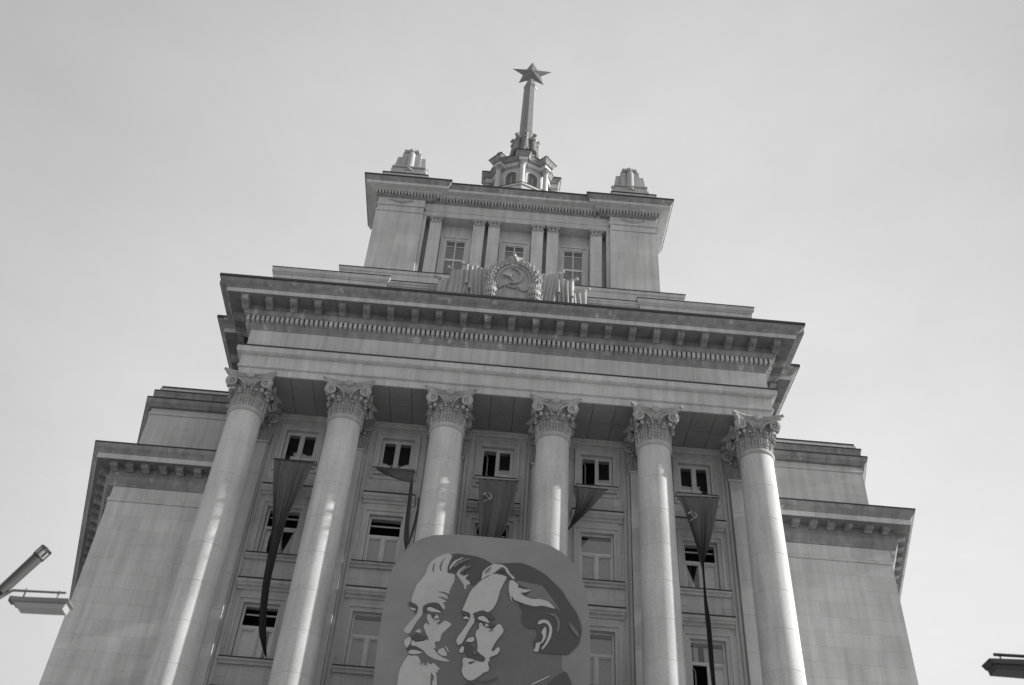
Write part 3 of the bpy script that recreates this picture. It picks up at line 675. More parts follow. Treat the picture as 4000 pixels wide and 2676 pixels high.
def leaf_mesh(h, w, out, name="acanthus_leaf"):
    """leaf hugging the bell, curling outward at its tip; midrib, side grooves and lobed edge; origin on axis, pointing to -y"""
    rows = []; N = 12; K = 15
    for i in range(N+1):
        t = i/N
        lob = 1 + .13*math.sin(t*math.pi*7.0)
        hw = w*(.62 + .60*math.sin(math.pi*min(1, t*.80+.08)) - .55*max(0, t-.72)**1.0*3.0*(t > .72))*lob
        hw = max(hw, .05)
        # curl
        if t < .72:
            z = h*t/.80; d = .66 + .03*t
        else:
            u = (t-.72)/.28
            z = h*(.90 + .10*math.sin(u*math.pi*.9)); d = .69 + out*math.sin(u*1.5)
            z -= h*.16*max(0, u-.55)*1.6
        row = []
        for k in range(K):
            s = (k/(K-1))*2-1
            gro = .034*math.cos(s*math.pi*4) - .035*abs(s)
            if abs(s) < .12: gro += .03
            ang = s*hw/d
            r = d + gro + (.02 if i > 1 else 0)
            row.append((r*math.sin(ang), -r*math.cos(ang), Z0 + z))
        rows.append(row)
    mb = MB(); mb.grid(rows)
    # drilled eyes between lobes
    for s in (-1, 1):
        for t in (.38, .62):
            a = s*w*.80/.7
            mb.ball((.72*math.sin(a), -.72*math.cos(a), Z0+h*t), .035, 6, 4)
    return mb.mesh(name, CARVED, True)
leaf1 = leaf_mesh(.66, .245, .13)
leaf2 = leaf_mesh(1.08, .235, .15)
leafs = leaf_mesh(.80, .10, .10)

def volute_mesh(side):
    """stem rising from the bell and curling into a spiral under the abacus corner; faces the front (-y)"""
    pts = []; rad = []
    # stem
    for i in range(9):
        t = i/8
        x = .10 + .46*t**1.5
        z = Z0 + .78 + .50*math.sin(t*math.pi/2)
        y = -.71 - .10*t
        pts.append((side*x, y, z)); rad.append(.045+.012*t)
    cx, cz = .70, Z0+1.08
    turns = 2.0; n = 30
    for i in range(n+1):
        t = i/n
        a = math.pi*.62 - t*turns*2*math.pi
        r = .215*(1-t)**.8 + .02
        pts.append((side*(cx + r*math.cos(a)), -.82 - .05*t, cz + r*math.sin(a))); rad.append(.055*(1-t)+.024)
    mb = MB(); mb.tube(pts, rad, 6)
    # back disc of the scroll
    mb.prism([(side*cx+.14*math.cos(q*math.pi/8), cz+.14*math.sin(q*math.pi/8)) for q in range(16)], -.79, -.68)
    mb.ball((side*cx, -.87, cz), .05, 8, 5)
    # small drop leaf under the scroll
    mb.ball((side*(cx-.12), -.74, cz-.30), .085, 8, 6, 1, 1.1)
    mb.ball((side*(cx-.34), -.75, cz-.32), .06, 8, 6)
    return mb.mesh("volute", CARVED, True)
vol_l, vol_r = volute_mesh(-1), volute_mesh(1)
ros = MB(); ros.ball((0, -.76, Z0+.98), .10, 12, 8, .6, .8)
for k in range(7):
    a = 2*math.pi*k/7; ros.ball((.09*math.cos(a), -.78, Z0+.98+.07*math.sin(a)), .04, 6, 4, .8)
ros_me = ros.mesh("rosette", CARVED, True)
fl = MB(); fl.ball((0, -.86, Z0+1.40), .14, 10, 7, .75, .95)
for k in range(6):
    a = math.pi*k/5; fl.ball((.13*math.cos(a), -.90, Z0+1.36+.14*math.sin(a)), .06, 6, 4)
fl_me = fl.mesh("fleuron", CARVED, True)
def abacus_mesh():
    mb = MB()
    def outline(R0, c):
        o = []
        for q in range(4):
            a = q*math.pi/2 - math.pi/2
            for i in range(9):
                s = -1 + 2*i/8
                x = s*(R0-c); y = R0 - .27*(1-s*s)**1.0
                # side facing direction a
                dx, dy = math.cos(a), math.sin(a)
                o.append((dx*y - dy*x, dy*y + dx*x))
        return o
    lv = [(.86, .10, Z0+1.26), (.90, .10, Z0+1.28), (.93, .09, Z0+1.36), (1.0, .09, Z0+1.40), (1.02, .08, Z0+1.45), (1.10, .07, Z0+1.49), (1.10, .07, ZT)]
    n = 36; vs = []
    for R0, c, z in lv: vs += [(x, y, z) for x, y in outline(R0, c)]
    fs = [(k*n+i, k*n+(i+1) % n, (k+1)*n+(i+1) % n, (k+1)*n+i) for k in range(len(lv)-1) for i in range(n)]
    fs.append(tuple(reversed(range(n)))); fs.append(tuple(range((len(lv)-1)*n, len(lv)*n)))
    mb.add(vs, fs)
    return mb.mesh("abacus", CARVED, False)
aba_me = abacus_mesh()

def make_column():
    c = empty("portico_column", (0, 0, 0))
    for me in drum_me: link(me, "column_drum", c)
    link(base_me, "column_base", c); link(ring_me, "neck_ring", c); link(bell_me, "capital", c); link(aba_me, "abacus", c)
    for k in range(8):
        link(leaf1, "acanthus_leaf", c, rz=k*math.pi/4 + math.pi/8)
        link(leaf2, "acanthus_leaf", c, rz=k*math.pi/4)
    for k in range(8):
        link(leafs, "small_leaf", c, rz=k*math.pi/4 + math.pi/8)
    for k in range(4):
        link(vol_l, "volute", c, rz=k*math.pi/2); link(vol_r, "volute", c, rz=k*math.pi/2)
        link(ros_me, "rosette", c, rz=k*math.pi/2); link(fl_me, "fleuron", c, rz=k*math.pi/2)
    return c
def dup(root):
    r = root.copy(); COL.objects.link(r)
    for ch in root.children:
        q = ch.copy(); COL.objects.link(q); q.parent = r
    return r
col0 = make_column()
for i, x in enumerate(COLX):
    c = col0 if i == 0 else dup(col0)
    c.parent = B
    c.location = (x, CY-2.75, 0)

# ---- pilasters behind the columns
def make_pilaster():
    p = empty("pilaster", (0, 0, 0))
    z = 25.52; k = 0
    while z > .5:
        z0 = max(.5, z-1.52)
        MB().stone(-.69, .69, -.25, .01, z0+.004, z-.004, .008).build("stone", STONE, p); z = z0
    MB().box(-.76, .76, -.32, .0, 25.52, 25.60).build("neck_moulding", STONE, p)
    b_ = MB(); b_.box(-.66, .66, -.24, .01, 25.60, 27.0); b_.build("capital", CARVED, p)
    for s, me in ((-.48, leaf1), (0, leaf1), (.48, leaf1), (-.26, leaf2), (.26, leaf2), (-.62, leaf2), (.62, leaf2)):
        link(me, "acanthus_leaf", p, loc=(s, .42, 0), scale=(.9, 1, 1))
    link(vol_l, "volute", p, loc=(-.02, .42, 0)); link(vol_r, "volute", p, loc=(.02, .42, 0))
    link(ros_me, "rosette", p, loc=(0, .42, 0)); link(fl_me, "fleuron", p, loc=(0, .42, 0))
    a = MB(); a.plan([(-.95,.0),(-.98,-.55),(-.84,-.62),(0,-.42),(.84,-.62),(.98,-.55),(.95,.0)], 27.0, 27.13)
    a.build("abacus", CARVED, p)
    return p
pil0 = make_pilaster()
for i, x in enumerate(COLX):
    c = pil0 if i == 0 else dup(pil0)
    c.parent = B; c.location = (x*1.0, 0, 0)

# ---- portico ceiling slabs (soffit)
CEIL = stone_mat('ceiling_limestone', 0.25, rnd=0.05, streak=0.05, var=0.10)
ceil = bb(MB().box(-HX+.02, HX-.02, .02, YW, 27.30, 28.18), "portico_ceiling", STONE)
xs = []
x = -HX+.03
for i in range(len(COLX)+1):
    pass
bounds = [-HX+.03] + COLX[:] + [HX-.03]
seams = [-HX+.03]
for a, b in zip(COLX[:-1], COLX[1:]):
    m = (b-a)/4
    seams += [a+m*.5, a+m*1.55, a+m*2.45, a+m*3.5]
seams += [HX-.03]
ycut = [.05, 1.35, YW-.005]
for a, b in zip(seams[:-1], seams[1:]):
    for y0, y1 in zip(ycut[:-1], ycut[1:]):
        z = 27.152 + random.uniform(0, .012)
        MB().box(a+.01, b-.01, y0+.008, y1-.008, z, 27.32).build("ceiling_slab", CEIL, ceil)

# ---- entablature
EP = [(-BX, 12), (-BX, YW), (-HX, YW), (-HX, 0), (HX, 0), (HX, YW), (BX, YW), (BX, 12)]
EPF = [(-HX, YW-.01), (-HX, 0), (HX, 0), (HX, YW-.01)]
arch = bpart(run("architrave", EPF, [(-.02,27.2),(-.02,28.5),(-.5,28.5),(-.5,27.2)], STONE, None))
run_stones("stone", EPF, [(.015,27.15),(.02,27.17),(.02,27.48),(-.05,27.48),(-.05,27.15)], STONE, arch, 2.05)
run_stones("stone", EPF, [(.05,27.49),(.11,27.52),(.11,27.58),(.05,27.60),(-.03,27.60),(-.03,27.49)], STONE, arch, 2.05)
run_stones("stone", EPF, [(.06,27.61),(.06,28.14),(-.03,28.14),(-.03,27.61)], STONE, arch, 2.05, off=.5)
run_stones("stone", EPF, [(.06,28.15),(.20,28.17),(.26,28.20),(.28,28.26),(.28,28.46),(-.03,28.46),(-.03,28.15)], STONE, arch, 2.05)
bpart(run("flashing", EPF, [(-.02,28.464),(.31,28.464),(.31,28.52),(-.02,28.55)], METAL_D, None))
fri = bpart(run("frieze", EP, [(-.04,27.2),(-.04,30.2),(-.5,30.2),(-.5,27.2)], STONE, None))
run_stones("stone", EPF, [(0,28.53),(0,29.58),(-.04,29.58),(-.04,28.53)], STONE, fri, 1.55)

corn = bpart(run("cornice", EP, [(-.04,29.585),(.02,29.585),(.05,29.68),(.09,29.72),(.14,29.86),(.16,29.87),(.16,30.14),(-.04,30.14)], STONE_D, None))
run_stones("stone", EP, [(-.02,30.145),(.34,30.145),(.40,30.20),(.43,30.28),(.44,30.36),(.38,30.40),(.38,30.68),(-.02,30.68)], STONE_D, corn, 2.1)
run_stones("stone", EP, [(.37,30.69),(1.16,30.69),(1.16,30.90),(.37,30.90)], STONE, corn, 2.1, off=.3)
run("soffit", EP, [(.38,30.672),(1.13,30.672),(1.13,30.688),(.38,30.688)], SOFFIT_SHADE, corn)  # thin sheet added under the corona, its dark colour standing in for shade
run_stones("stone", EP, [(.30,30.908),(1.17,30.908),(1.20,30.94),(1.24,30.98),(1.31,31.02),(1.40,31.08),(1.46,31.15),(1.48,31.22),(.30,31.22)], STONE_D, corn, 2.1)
bpart(run("flashing", EP, [(.30,31.224),(1.53,31.224),(1.53,31.34),(.30,31.38)], METAL_D, None))
roof = MB(); roof.plan([(-12.7,-1.2),(12.7,-1.2),(12.7,1.2),(-12.7,1.2)], 31.05, 31.21)
roof.plan([(-12.9,1.21),(12.9,1.21),(12.9,13.5),(-12.9,13.5)], 31.05, 31.21)
bb(roof, "roof", STONE_D)
# dentils
den_me = MB().box(-.062, .062, -.33, -.15, 29.885, 30.135).mesh("dentil", STONE)
n = 109
for i in range(n):
    x = -11.34 + 22.68*i/(n-1)
    link(den_me, "dentil", corn, loc=(x, 0, 0))
den_s = MB().box(.15, .33, -.062, .062, 29.885, 30.135).mesh("dentil", STONE)
for s in (-1, 1):
    for i in range(12):
        link(den_s, "dentil", corn, loc=(s*HX, .1+i*.21, 0), scale=(s, 1, 1))
# modillions
def modillion_mesh(sc=1.0, w=.14, name="modillion"):
    m = MB()
    pts = [(-.40*sc, .0), (-.40*sc, -.30*sc), (-.50*sc, -.33*sc), (-.62*sc, -.29*sc), (-.74*sc, -.24*sc), (-.90*sc, -.24*sc), (-1.01*sc, -.21*sc), (-1.03*sc, -.19*sc), (-1.03*sc, 0)]
    n_ = len(pts)
    vs = [(-w, y, z) for y, z in pts] + [(w, y, z) for y, z in pts]
    fs = [tuple(range(n_)), tuple(reversed(range(n_, 2*n_)))] + [(i, (i+1) % n_, (i+1) % n_ + n_, i+n_) for i in range(n_)]
    m.add(vs, fs)
    m.box(-w-.03, w+.03, -1.06*sc, -.40*sc, -.045*sc, 0)
    for s in (-.5, .5):
        m.box(s*w-.025, s*w+.025, -.86*sc, -.45*sc, -.345*sc+.06, -.2*sc)
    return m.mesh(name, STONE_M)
mod_me = modillion_mesh()
for i in range(23):
    x = -11.52 + 23.04*i/22
    link(mod_me, "modillion", corn, loc=(x, 0, 30.672))
for s in (-1, 1):
    for y in (.35, 1.35):
        link(mod_me, "modillion", corn, loc=(s*HX, y, 30.685), rz=s*math.pi/2)
    link(mod_me, "modillion", corn, loc=(s*(BX+.35), YW, 30.685))
    for k in range(4):
        link(mod_me, "modillion", corn, loc=(s*BX, 3.3+k*1.05, 30.685), rz=s*math.pi/2)

# ---- attic over the portico
att = bb(MB().box(-10.9, 10.9, .36, 13, 31.0, 33.45), "attic", STONE)
for s in (-1, 1):
    x0, x1 = sorted((s*5.80, s*10.98))
    for k in range(3):
        w3 = (x1-x0)/3
        MB().stone(x0+w3*k+.005, x1 if k == 2 else x0+w3*(k+1)-.005, .22, .62, 31.2, 33.24, .008).build("stone", STONE, att)
    pth = [(x0, 9), (x0, .22), (x1, .22), (x1, 9)]
    if s < 0: pth = [(x0, 9), (x0, .22), (x1, .22), (x1, .62)]
    else: pth = [(x0, .62), (x0, .22), (x1, .22), (x1, 9)]
    run_stones("stone", pth, [(-.1,33.25),(.02,33.25),(.06,33.32),(.10,33.36),(.11,33.58),(-.1,33.58)], STONE, att, 1.8)
    bpart(run("flashing", pth, [(-.1,33.584),(.13,33.584),(.13,33.62),(-.1,33.64)], METAL_D, None))
    a, b = (x0+.42, x1-.25) if s < 0 else (x0+.25, x1-.42)
    bb(MB().box(a, b, .45, 2, 33.644, 33.84), "attic_slab", STONE_D)
    bb(MB().box(a-.02, b+.02, .43, 2, 33.844, 33.88), "flashing", METAL_D)
cp = [(-5.79, .36), (5.79, .36)]
run_stones("stone", cp, [(-.05,33.20),(.05,33.20),(.08,33.28),(.13,33.32),(.14,33.42),(-.05,33.42)], STONE, att, 1.9)
bpart(run("flashing", cp, [(-.05,33.424),(.16,33.424),(.16,33.46),(-.05,33.47)], METAL_D, None))
run_stones("stone", [(-5.5, 1.1), (5.5, 1.1)], [(-.05,33.5),(.0,33.5),(.04,33.75),(.1,33.9),(.1,34.02),(-.05,34.02)], STONE, att, 1.9)
bb(MB().box(-5.5, 5.5, .98, 2, 34.024, 34.06), "flashing", METAL_D)
bb(MB().box(-10.5, 10.5, 1.1, 12, 33.4, 33.5), "roof", STONE_D)

# ---- plinth of the tower
bb(MB().box(-9.9, 9.9, 8.1, 20, 31.2, 41.6), "tower_plinth", STONE)
PP = [(-9.9, 20), (-9.9, 8.1), (9.9, 8.1), (9.9, 20)]
pc = bpart(run("plinth_cap", PP, [(-.05,41.604),(.04,41.604),(.06,41.68),(.06,41.85),(-.05,41.85)], STONE, None))
bpart(run("flashing", PP, [(-.05,41.854),(.09,41.854),(.09,41.90),(-.05,41.92)], METAL_D, None))
bb(MB().box(-9.8, 9.8, 8.2, 20, 41.61, 41.80), "roof", STONE_D)

# ---- tower
TY = 10.8; PX0, PX1 = 6.07, 9.13; TD = 13.4
tw = bb(MB().box(-PX0-.01, PX0+.01, TY+1.0, 21, 41.5, 52.0), "tower_wall", STONE)
for s in (-1, 1):
    x0, x1 = sorted((s*PX0, s*PX1))
    core_ = MB().box(x0+.02, x1-.02, TY+.03, TD-.02, 41.5, 51.6)
    core_.build("wall_core", STONE, tw)
    z = 49.9
    while z > 41.6:
        z0 = max(41.55, z-1.04)
        MB().stone(x0, (x0+x1)/2-.001, TY, TY+.4, z0+.001, z-.001, .005).build("stone", STONE, tw)
        MB().stone((x0+x1)/2+.001, x1, TY, TY+.4, z0+.001, z-.001, .005).build("stone", STONE, tw)
        z = z0
    MB().box(x0, x1, TY+.4, TD, 41.6, 49.9).build("side_wall", STONE, tw)
    pth = [(x0, TD), (x0, TY), (x1, TY), (x1, TD)]
    run("band", pth, [(-.05,49.91),(.05,49.91),(.07,50.0),(-.05,50.0)], STONE, tw)
    run("band", pth, [(-.05,50.004),(-.02,50.004),(-.02,50.48),(-.05,50.48)], STONE, tw)
    run("band", pth, [(-.05,50.484),(.06,50.484),(.08,50.6),(-.05,50.6)], STONE, tw)
    run("frieze_panel", pth, [(-.05,50.604),(0,50.604),(0,51.2),(-.05,51.2)], STONE, tw)
    # garland relief
    gl = MB(); cx = s*7.62
    P = [(cx + t*.62, TY-.03, 51.0 - .14*math.cos(t*math.pi/2)) for t in [k/8 for k in range(-8, 9)]]
    gl.tube(P, [.04+.07*math.cos(k/8*math.pi/2) for k in range(-8, 9)], 8)
    for e in (-1, 1):
        gl.ball((cx+e*.66, TY-.03, 51.03), .085, 8, 6)
        gl.tube([(cx+e*.66, TY-.02, 51.03), (cx+e*.75, TY-.02, 50.93), (cx+e*.86, TY-.02, 50.98)], [.05,.045,.02], 6)
    gl.build("garland", CARVED, tw, True)
    # thin pier beside the pylon
    e0, e1 = sorted((s*5.86, s*6.065))
    MB().box(e0, e1, TY+.22, TY+1.0, 41.8, 50.0).build("pier", STONE, tw)
# central entablature
cb = MB()
cb.box(-PX0+.01, PX0-.01, TY+.22, TY+1.1, 50.02, 50.45)
cb.box(-PX0+.01, PX0-.01, TY+.19, TY+1.1, 50.454, 50.62)
cb.box(-PX0+.01, PX0-.01, TY+.24, TY+1.1, 50.624, 51.21)
cb.build("architrave", STONE, tw)
# pilasters
for x in (-5.2, -2.4, -1.41, 1.41, 2.4, 5.2):
    p = empty("tower_pilaster", (x, 0, 0)); bpart(p)
    z = 49.42
    while z > 41.6:
        z0 = max(41.7, z-1.6)
        MB().stone(-.37, .37, TY+.25, TY+1.0, z0+.004, z-.004, .006).build("stone", STONE, p); z = z0
        if z <= 41.7: break
    MB().box(-.40, .40, TY+.22, TY+1.0, 49.42, 49.48).build("neck_moulding", STONE, p)
    c = MB(); c.box(-.36, .36, TY+.24, TY+1.0, 49.484, 49.9)
    for k in (-.24, 0, .24): c.tube([(k, TY+.24, 49.5), (k, TY+.19, 49.68), (k, TY+.1, 49.78)], [.09, .08, .03], 6)
    for e in (-1, 1): c.tube([(e*.02, TY+.18, 49.86), (e*.2, TY+.16, 49.87), (e*.36, TY+.14, 49.86), (e*.42, TY+.14, 49.77), (e*.36, TY+.14, 49.70), (e*.30, TY+.14, 49.76)], [.05,.05,.05,.05,.045,.04], 6)
    c.ball((0, TY+.15, 49.9), .08, 8, 6)
    c.build("capital", CARVED, p, True)
    MB().box(-.46, .46, TY+.12, TY+1.0, 49.9, 50.01).build("abacus", CARVED, p)
# tower windows
for cx in (-3.8, 0, 3.8):
    z1, w = 48.55, .64
    f = MB()
    yy = TY+1.0
    for hw, t, yf in ((w+.34, .14, yy-.22), (w+.20, .20, yy-.14)):
        zt = z1 + hw - w
        f.box(cx-hw, cx-hw+t, yf, yy+.01, 41.8, zt); f.box(cx+hw-t, cx+hw, yf, yy+.01, 41.8, zt); f.box(cx-hw+t, cx+hw-t, yf, yy+.01, zt-t, zt)
    win = bb(f, "tower_window", STONE)
    fr = MB()
    yf = yy-.075
    fr.box(cx-w, cx-w+.06, yf, yy, 43, z1); fr.box(cx+w-.06, cx+w, yf, yy, 43, z1); fr.box(cx-w+.06, cx+w-.06, yf, yy, z1-.06, z1)
    fr.box(cx-.035, cx+.035, yf-.005, yy, 43, z1-.06)
    for zz in (48.02, 46.75, 44.4):
        fr.box(cx-w+.06, cx+w-.06, yf-.002, yy, zz, zz+(.16 if zz in (46.75, 44.4) else .05))
    fr.build("frame", FRAME_M, win)
    MB().box(cx-w, cx+w, yf+.04, yf+.045, 43, z1).build("pane", GLASS, win)
    MB().box(cx-w, cx+w, yf+.055, yf+.065, 43, 48.0).build("blind", TBLIND, win)
    MB().box(cx-w, cx+w, yf+.055, yf+.065, 48.01, z1).build("interior", ROOM, win)
# tower cornice: pylons break forward of the centre
TP = [(-PX1, TD), (-PX1, TY), (-PX0+.6, TY), (-PX0+.6, TY+.25), (PX0-.6, TY+.25), (PX0-.6, TY), (PX1, TY), (PX1, TD), (PX0, TD), (PX0, 20.9)]
TP = [(-PX0, 21), (-PX0, TD)] + TP[:-1] + [(PX0, 21)]
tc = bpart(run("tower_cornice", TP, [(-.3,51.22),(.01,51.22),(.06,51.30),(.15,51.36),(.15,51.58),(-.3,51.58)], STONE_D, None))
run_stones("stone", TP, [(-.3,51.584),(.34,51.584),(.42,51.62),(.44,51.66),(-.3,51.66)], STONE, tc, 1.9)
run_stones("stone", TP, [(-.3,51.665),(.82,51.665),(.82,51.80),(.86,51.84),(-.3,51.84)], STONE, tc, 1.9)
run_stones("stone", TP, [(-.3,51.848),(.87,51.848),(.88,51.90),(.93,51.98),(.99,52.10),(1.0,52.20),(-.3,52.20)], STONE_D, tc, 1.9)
bpart(run("flashing", TP, [(-.3,52.204),(1.05,52.204),(1.05,52.30),(-.3,52.34)], METAL_D, None))
td = MB().box(-.055, .055, -.31, -.14, 51.365, 51.58).mesh("dentil", STONE)
def dent_row(x0, x1, y):
    n_ = int((x1-x0)/.21)
    for i in range(n_+1): link(td, "dentil", tc, loc=(x0+(x1-x0)*i/n_, y, 0))
dent_row(-PX1-.18, -PX0+.78, TY); dent_row(-PX0+1.0, PX0-1.0, TY+.25); dent_row(PX0-.78, PX1+.18, TY)
tr = MB(); tr.box(-PX0+.2, PX0-.2, TY+.5, 20.8, 52.0, 52.28)
for s in (-1, 1):
    x0, x1 = sorted((s*(PX0-.3), s*(PX1-.1))); tr.box(x0, x1, TY+.3, TD-.1, 52.0, 52.285)
bb(tr, "roof", STONE_D)
for hw, yf, z in ((4.75, TY-.15, 52.42), (2.75, TY-.3, 52.55)):
    bb(MB().box(-hw, hw, yf, TY+2, 52.345, z), "parapet_slab", STONE)
    bb(MB().box(-hw-.02, hw+.02, yf-.03, TY+2, z+.004, z+.07), "flashing", METAL_D)
# ---- stepped stone ornaments on the two corners
def ornament(cx, s):
    o = empty("roof_ornament", (cx, 0, 0)); bpart(o)
    hw = 1.48
    MB().box(-hw, hw, TY-.5, TD+.3, 52.34, 53.12).build("pedestal", STONE, o)
    MB().box(-hw-.05, hw+.05, TY-.56, TD+.35, 53.124, 53.18).build("flashing", METAL_D, o)
    yf, yb = TY+.5, TY+1.9
    m = MB(); m.plan([(-1.2,yf-.1),(1.2,yf-.1),(1.2,yb),(-1.2,yb)], 53.18, 54.55); m.plan([(-1.1,yf),(1.1,yf),(1.1,yb),(-1.1,yb)], 54.551, 54.95)
    m.build("base_block", CARVED, o)
    MB().box(-1.14, 1.14, yf-.1, yb, 54.955, 55.055).build("ledge", CARVED, o)
    def slab(x0, x1, xt0, xt1, z0, z1, y0, y1, name="carved_slab"):
        q = MB(); q.add([(x0,y0,z0),(x1,y0,z0),(x1,y1,z0),(x0,y1,z0),(xt0,y0+.1,z1),(xt1,y0+.1,z1),(xt1,y1,z1),(xt0,y1,z1)], [(0,3,2,1),(4,5,6,7),(0,1,5,4),(1,2,6,5),(2,3,7,6),(3,0,4,7)])
        q.build(name, CARVED, o)
    slab(-1.10, -.70, -.96, -.64, 55.06, 56.5, yf+.25, yb)
    slab(.70, 1.10, .64, .96, 55.06, 56.5, yf+.25, yb)
    slab(-.69, -.29, -.63, -.27, 55.06, 56.88, yf+.12, yb)
    slab(.29, .69, .27, .63, 55.06, 56.88, yf+.12, yb)
    q = MB(); q.lathe([(.27,55.06),(.25,56.5),(.26,56.55),(.22,56.66)], cy=yf+.16, n=16); q.build("centre_roll", CARVED, o, True)
    q = MB(); q.add([(-.55,yf+.1,56.885),(.55,yf+.1,56.885),(.55,yb,56.885),(-.55,yb,56.885),(-.12,yf+.15,57.25),(.12,yf+.15,57.25),(.12,yb,57.25),(-.12,yb,57.25)], [(0,3,2,1),(4,5,6,7),(0,1,5,4),(1,2,6,5),(2,3,7,6),(3,0,4,7)])
    for k in (-.42, .42): q.ball((k, yf+.15, 56.92), .15, 8, 6)
    q.ball((0, yf+.12, 56.98), .16, 8, 6); q.build("crest", CARVED, o, True)
    q = MB(); q.ball((0, yf-.06, 54.72), .22, 10, 6, .8, .55)
    for k in range(5): q.ball((-.24+.12*k, yf-.1, 54.62), .07, 6, 4)
    q.build("boss", CARVED, o, True)
    for e in (-1, 1):
        q = MB()
        q.tube([(e*1.16, yf+.5, 53.3), (e*1.10, yf+.5, 54.2), (e*1.08, yf+.5, 55.0), (e*1.10, yf+.5, 55.4), (e*1.18, yf+.5, 55.5), (e*1.22, yf+.5, 55.36), (e*1.16, yf+.5, 55.28)], [.2,.16,.13,.11,.1,.09,.07], 8)
        q.build("side_scroll", CARVED, o, True)
for s in (-1, 1): ornament(s*7.62, s)

# ---- lantern (octagonal) and spire
LX, LY = .18, 18.4
def ring8(r, rot=0): return [(LX + r*math.sin(-math.pi + math.pi/4*k + rot), LY + r*math.cos(-math.pi + math.pi/4*k + rot)) for k in range(8)]
lan = bb(MB().plan(ring8(3.25)[::-1], 52.0, 58.9), "lantern_podium", STONE)
run("podium_cap", ring8(3.25), [(-.1,58.91),(.06,58.91),(.08,59.05),(-.1,59.05)], STONE, lan, True)
run("flashing", ring8(3.25), [(-.1,59.054),(.14,59.054),(.14,59.13),(-.1,59.16)], METAL_D, lan, True)
wall8 = ring8(2.22)
lw = bb(MB().plan(wall8[::-1], 58.8, 62.3), "lantern_wall", STONE)
for k in range(8):
    a, b = Vector((*wall8[k], 0)), Vector((*wall8[(k+1) % 8], 0))
    mid = (a+b)/2; n_ = Vector((mid.x-LX, mid.y-LY, 0)).normalized(); t = (b-a).normalized()
    def P3(u, z, d): q = mid + t*u + n_*d; return (q.x, q.y, z)
    # arched opening: surround + dark pane
    def arch_pts(hw, zs): 
        return [(-hw, 59.0)] + [(-hw*math.cos(math.pi*i/10), zs + hw*math.sin(math.pi*i/10)) for i in range(11)] + [(hw, 59.0)]
    q = MB(); o_ = arch_pts(.58, 61.35); i_ = arch_pts(.42, 61.35); N = len(o_)
    vs = [P3(u, z, .09) for u, z in o_] + [P3(u, z, .09) for u, z in i_] + [P3(u, z, -.02) for u, z in o_] + [P3(u, z, -.02) for u, z in i_]
    fs = []
    for i in range(N-1):
        fs += [(i, i+1, N+i+1, N+i), (i, 2*N+i, 2*N+i+1, i+1), (N+i, N+i+1, 3*N+i+1, 3*N+i)]
    q.add(vs, fs)
    win = q.build("lantern_window", STONE, lw)
    q = MB(); pts = arch_pts(.42, 61.35); q.add([P3(u, z, .015) for u, z in pts], [tuple(range(N))]); q.build("pane", plain_mat("lantern_glass", .10, .2) if k == 0 else bpy.data.materials["lantern_glass"], lw)
    q = MB()
    for u in (-.02,): q.add([P3(-.02, 59, .03), P3(.02, 59, .03), P3(.02, 61.3, .03), P3(-.02, 61.3, .03)], [(0,1,2,3)])
    q.build("glazing_bar", FRAME_M, lw)
vx = ring8(2.58)
for k in range(8):
    x, y = vx[k]
    c = empty("lantern_column", (x, y, 0)); bpart(c)
    MB().lathe([(.26,58.95),(.27,59.05),(.22,59.12),(.215,60.3),(.19,61.85),(.22,61.88),(.19,61.92)], n=20).build("shaft", STONE_C, c, True)
    q = MB(); q.lathe([(.19,61.92),(.24,62.1),(.30,62.24)], n=16)
    for j in range(8): q.ball((.25*math.cos(j*math.pi/4), .25*math.sin(j*math.pi/4), 62.12), .07, 6, 4)
    q.build("capital", CARVED, c, True)
    a = math.atan2(x-LX, -(y-LY))
    q = MB(); q.box(-.33, .33, -.33, .33, 62.24, 62.32); o = q.build("abacus", CARVED, c); o.rotation_euler = (0, 0, math.atan2(y-LY, x-LX))
# entablature with ressauts over each column: one closed plan path
def star_path(r_in, r_out, hw):
    out = []
    for k in range(8):
        a = -math.pi/2 + k*math.pi/4
        n_ = (math.cos(a), math.sin(a)); t = (-math.sin(a), math.cos(a))
        ri = r_in
        # inner point where the ressaut meets the octagon edge
        ap = r_in*math.cos(math.pi/8)
        # edge normal at a+-22.5deg; solve n_*d +- t*hw on the edge
        d = (ap - hw*math.sin(math.pi/8))/math.cos(math.pi/8)
        for dd, hh in ((d, -hw), (r_out, -hw), (r_out, hw), (d, hw)):
            out.append((LX + n_[0]*dd + t[0]*hh, LY + n_[1]*dd + t[1]*hh))
    return out
SP = star_path(2.45, 2.82, .34)
ent = bb(MB().plan(SP, 62.32, 62.75), "lantern_entablature", STONE)
run("cornice", SP, [(-.1,62.76),(.10,62.76),(.16,62.86),(.2,63.0),(.26,63.08),(.28,63.18),(-.1,63.18)], STONE_D, ent, True)
run("flashing", SP, [(-.1,63.184),(.32,63.184),(.32,63.27),(-.1,63.3)], METAL_D, ent, True)
bb(MB().plan(ring8(2.5)[::-1], 62.8, 63.35), "lantern_roof", STONE_D)
bb(MB().plan(ring8(2.1)[::-1], 63.36, 63.8), "lantern_parapet", METAL_D)
fv = ring8(2.75)
for x, y in fv:
    q = MB(); q.lathe([(.16,63.3),(.16,63.5),(.09,63.56),(.15,63.7),(.16,63.80),(.10,63.92),(.05,64.02),(.03,64.1)], cx=x, cy=y, n=10)
    bb(q, "finial", STONE_D, True)
sp = empty("spire", (0, 0, 0)); bpart(sp)
SX = LX+.10
def oct_(r0, z0, r1, z1, name, mat=SPIRE_M, n=8, cx=SX):
    MB().lathe([(r0, z0), (r1, z1)], cx, LY, n, True, math.pi/8*0).build(name, mat, sp)
oct_(1.15, 63.4, 1.0, 65.2, "spire_base", METAL_D)
oct_(.98, 65.2, .82, 67.2, "spire_base")
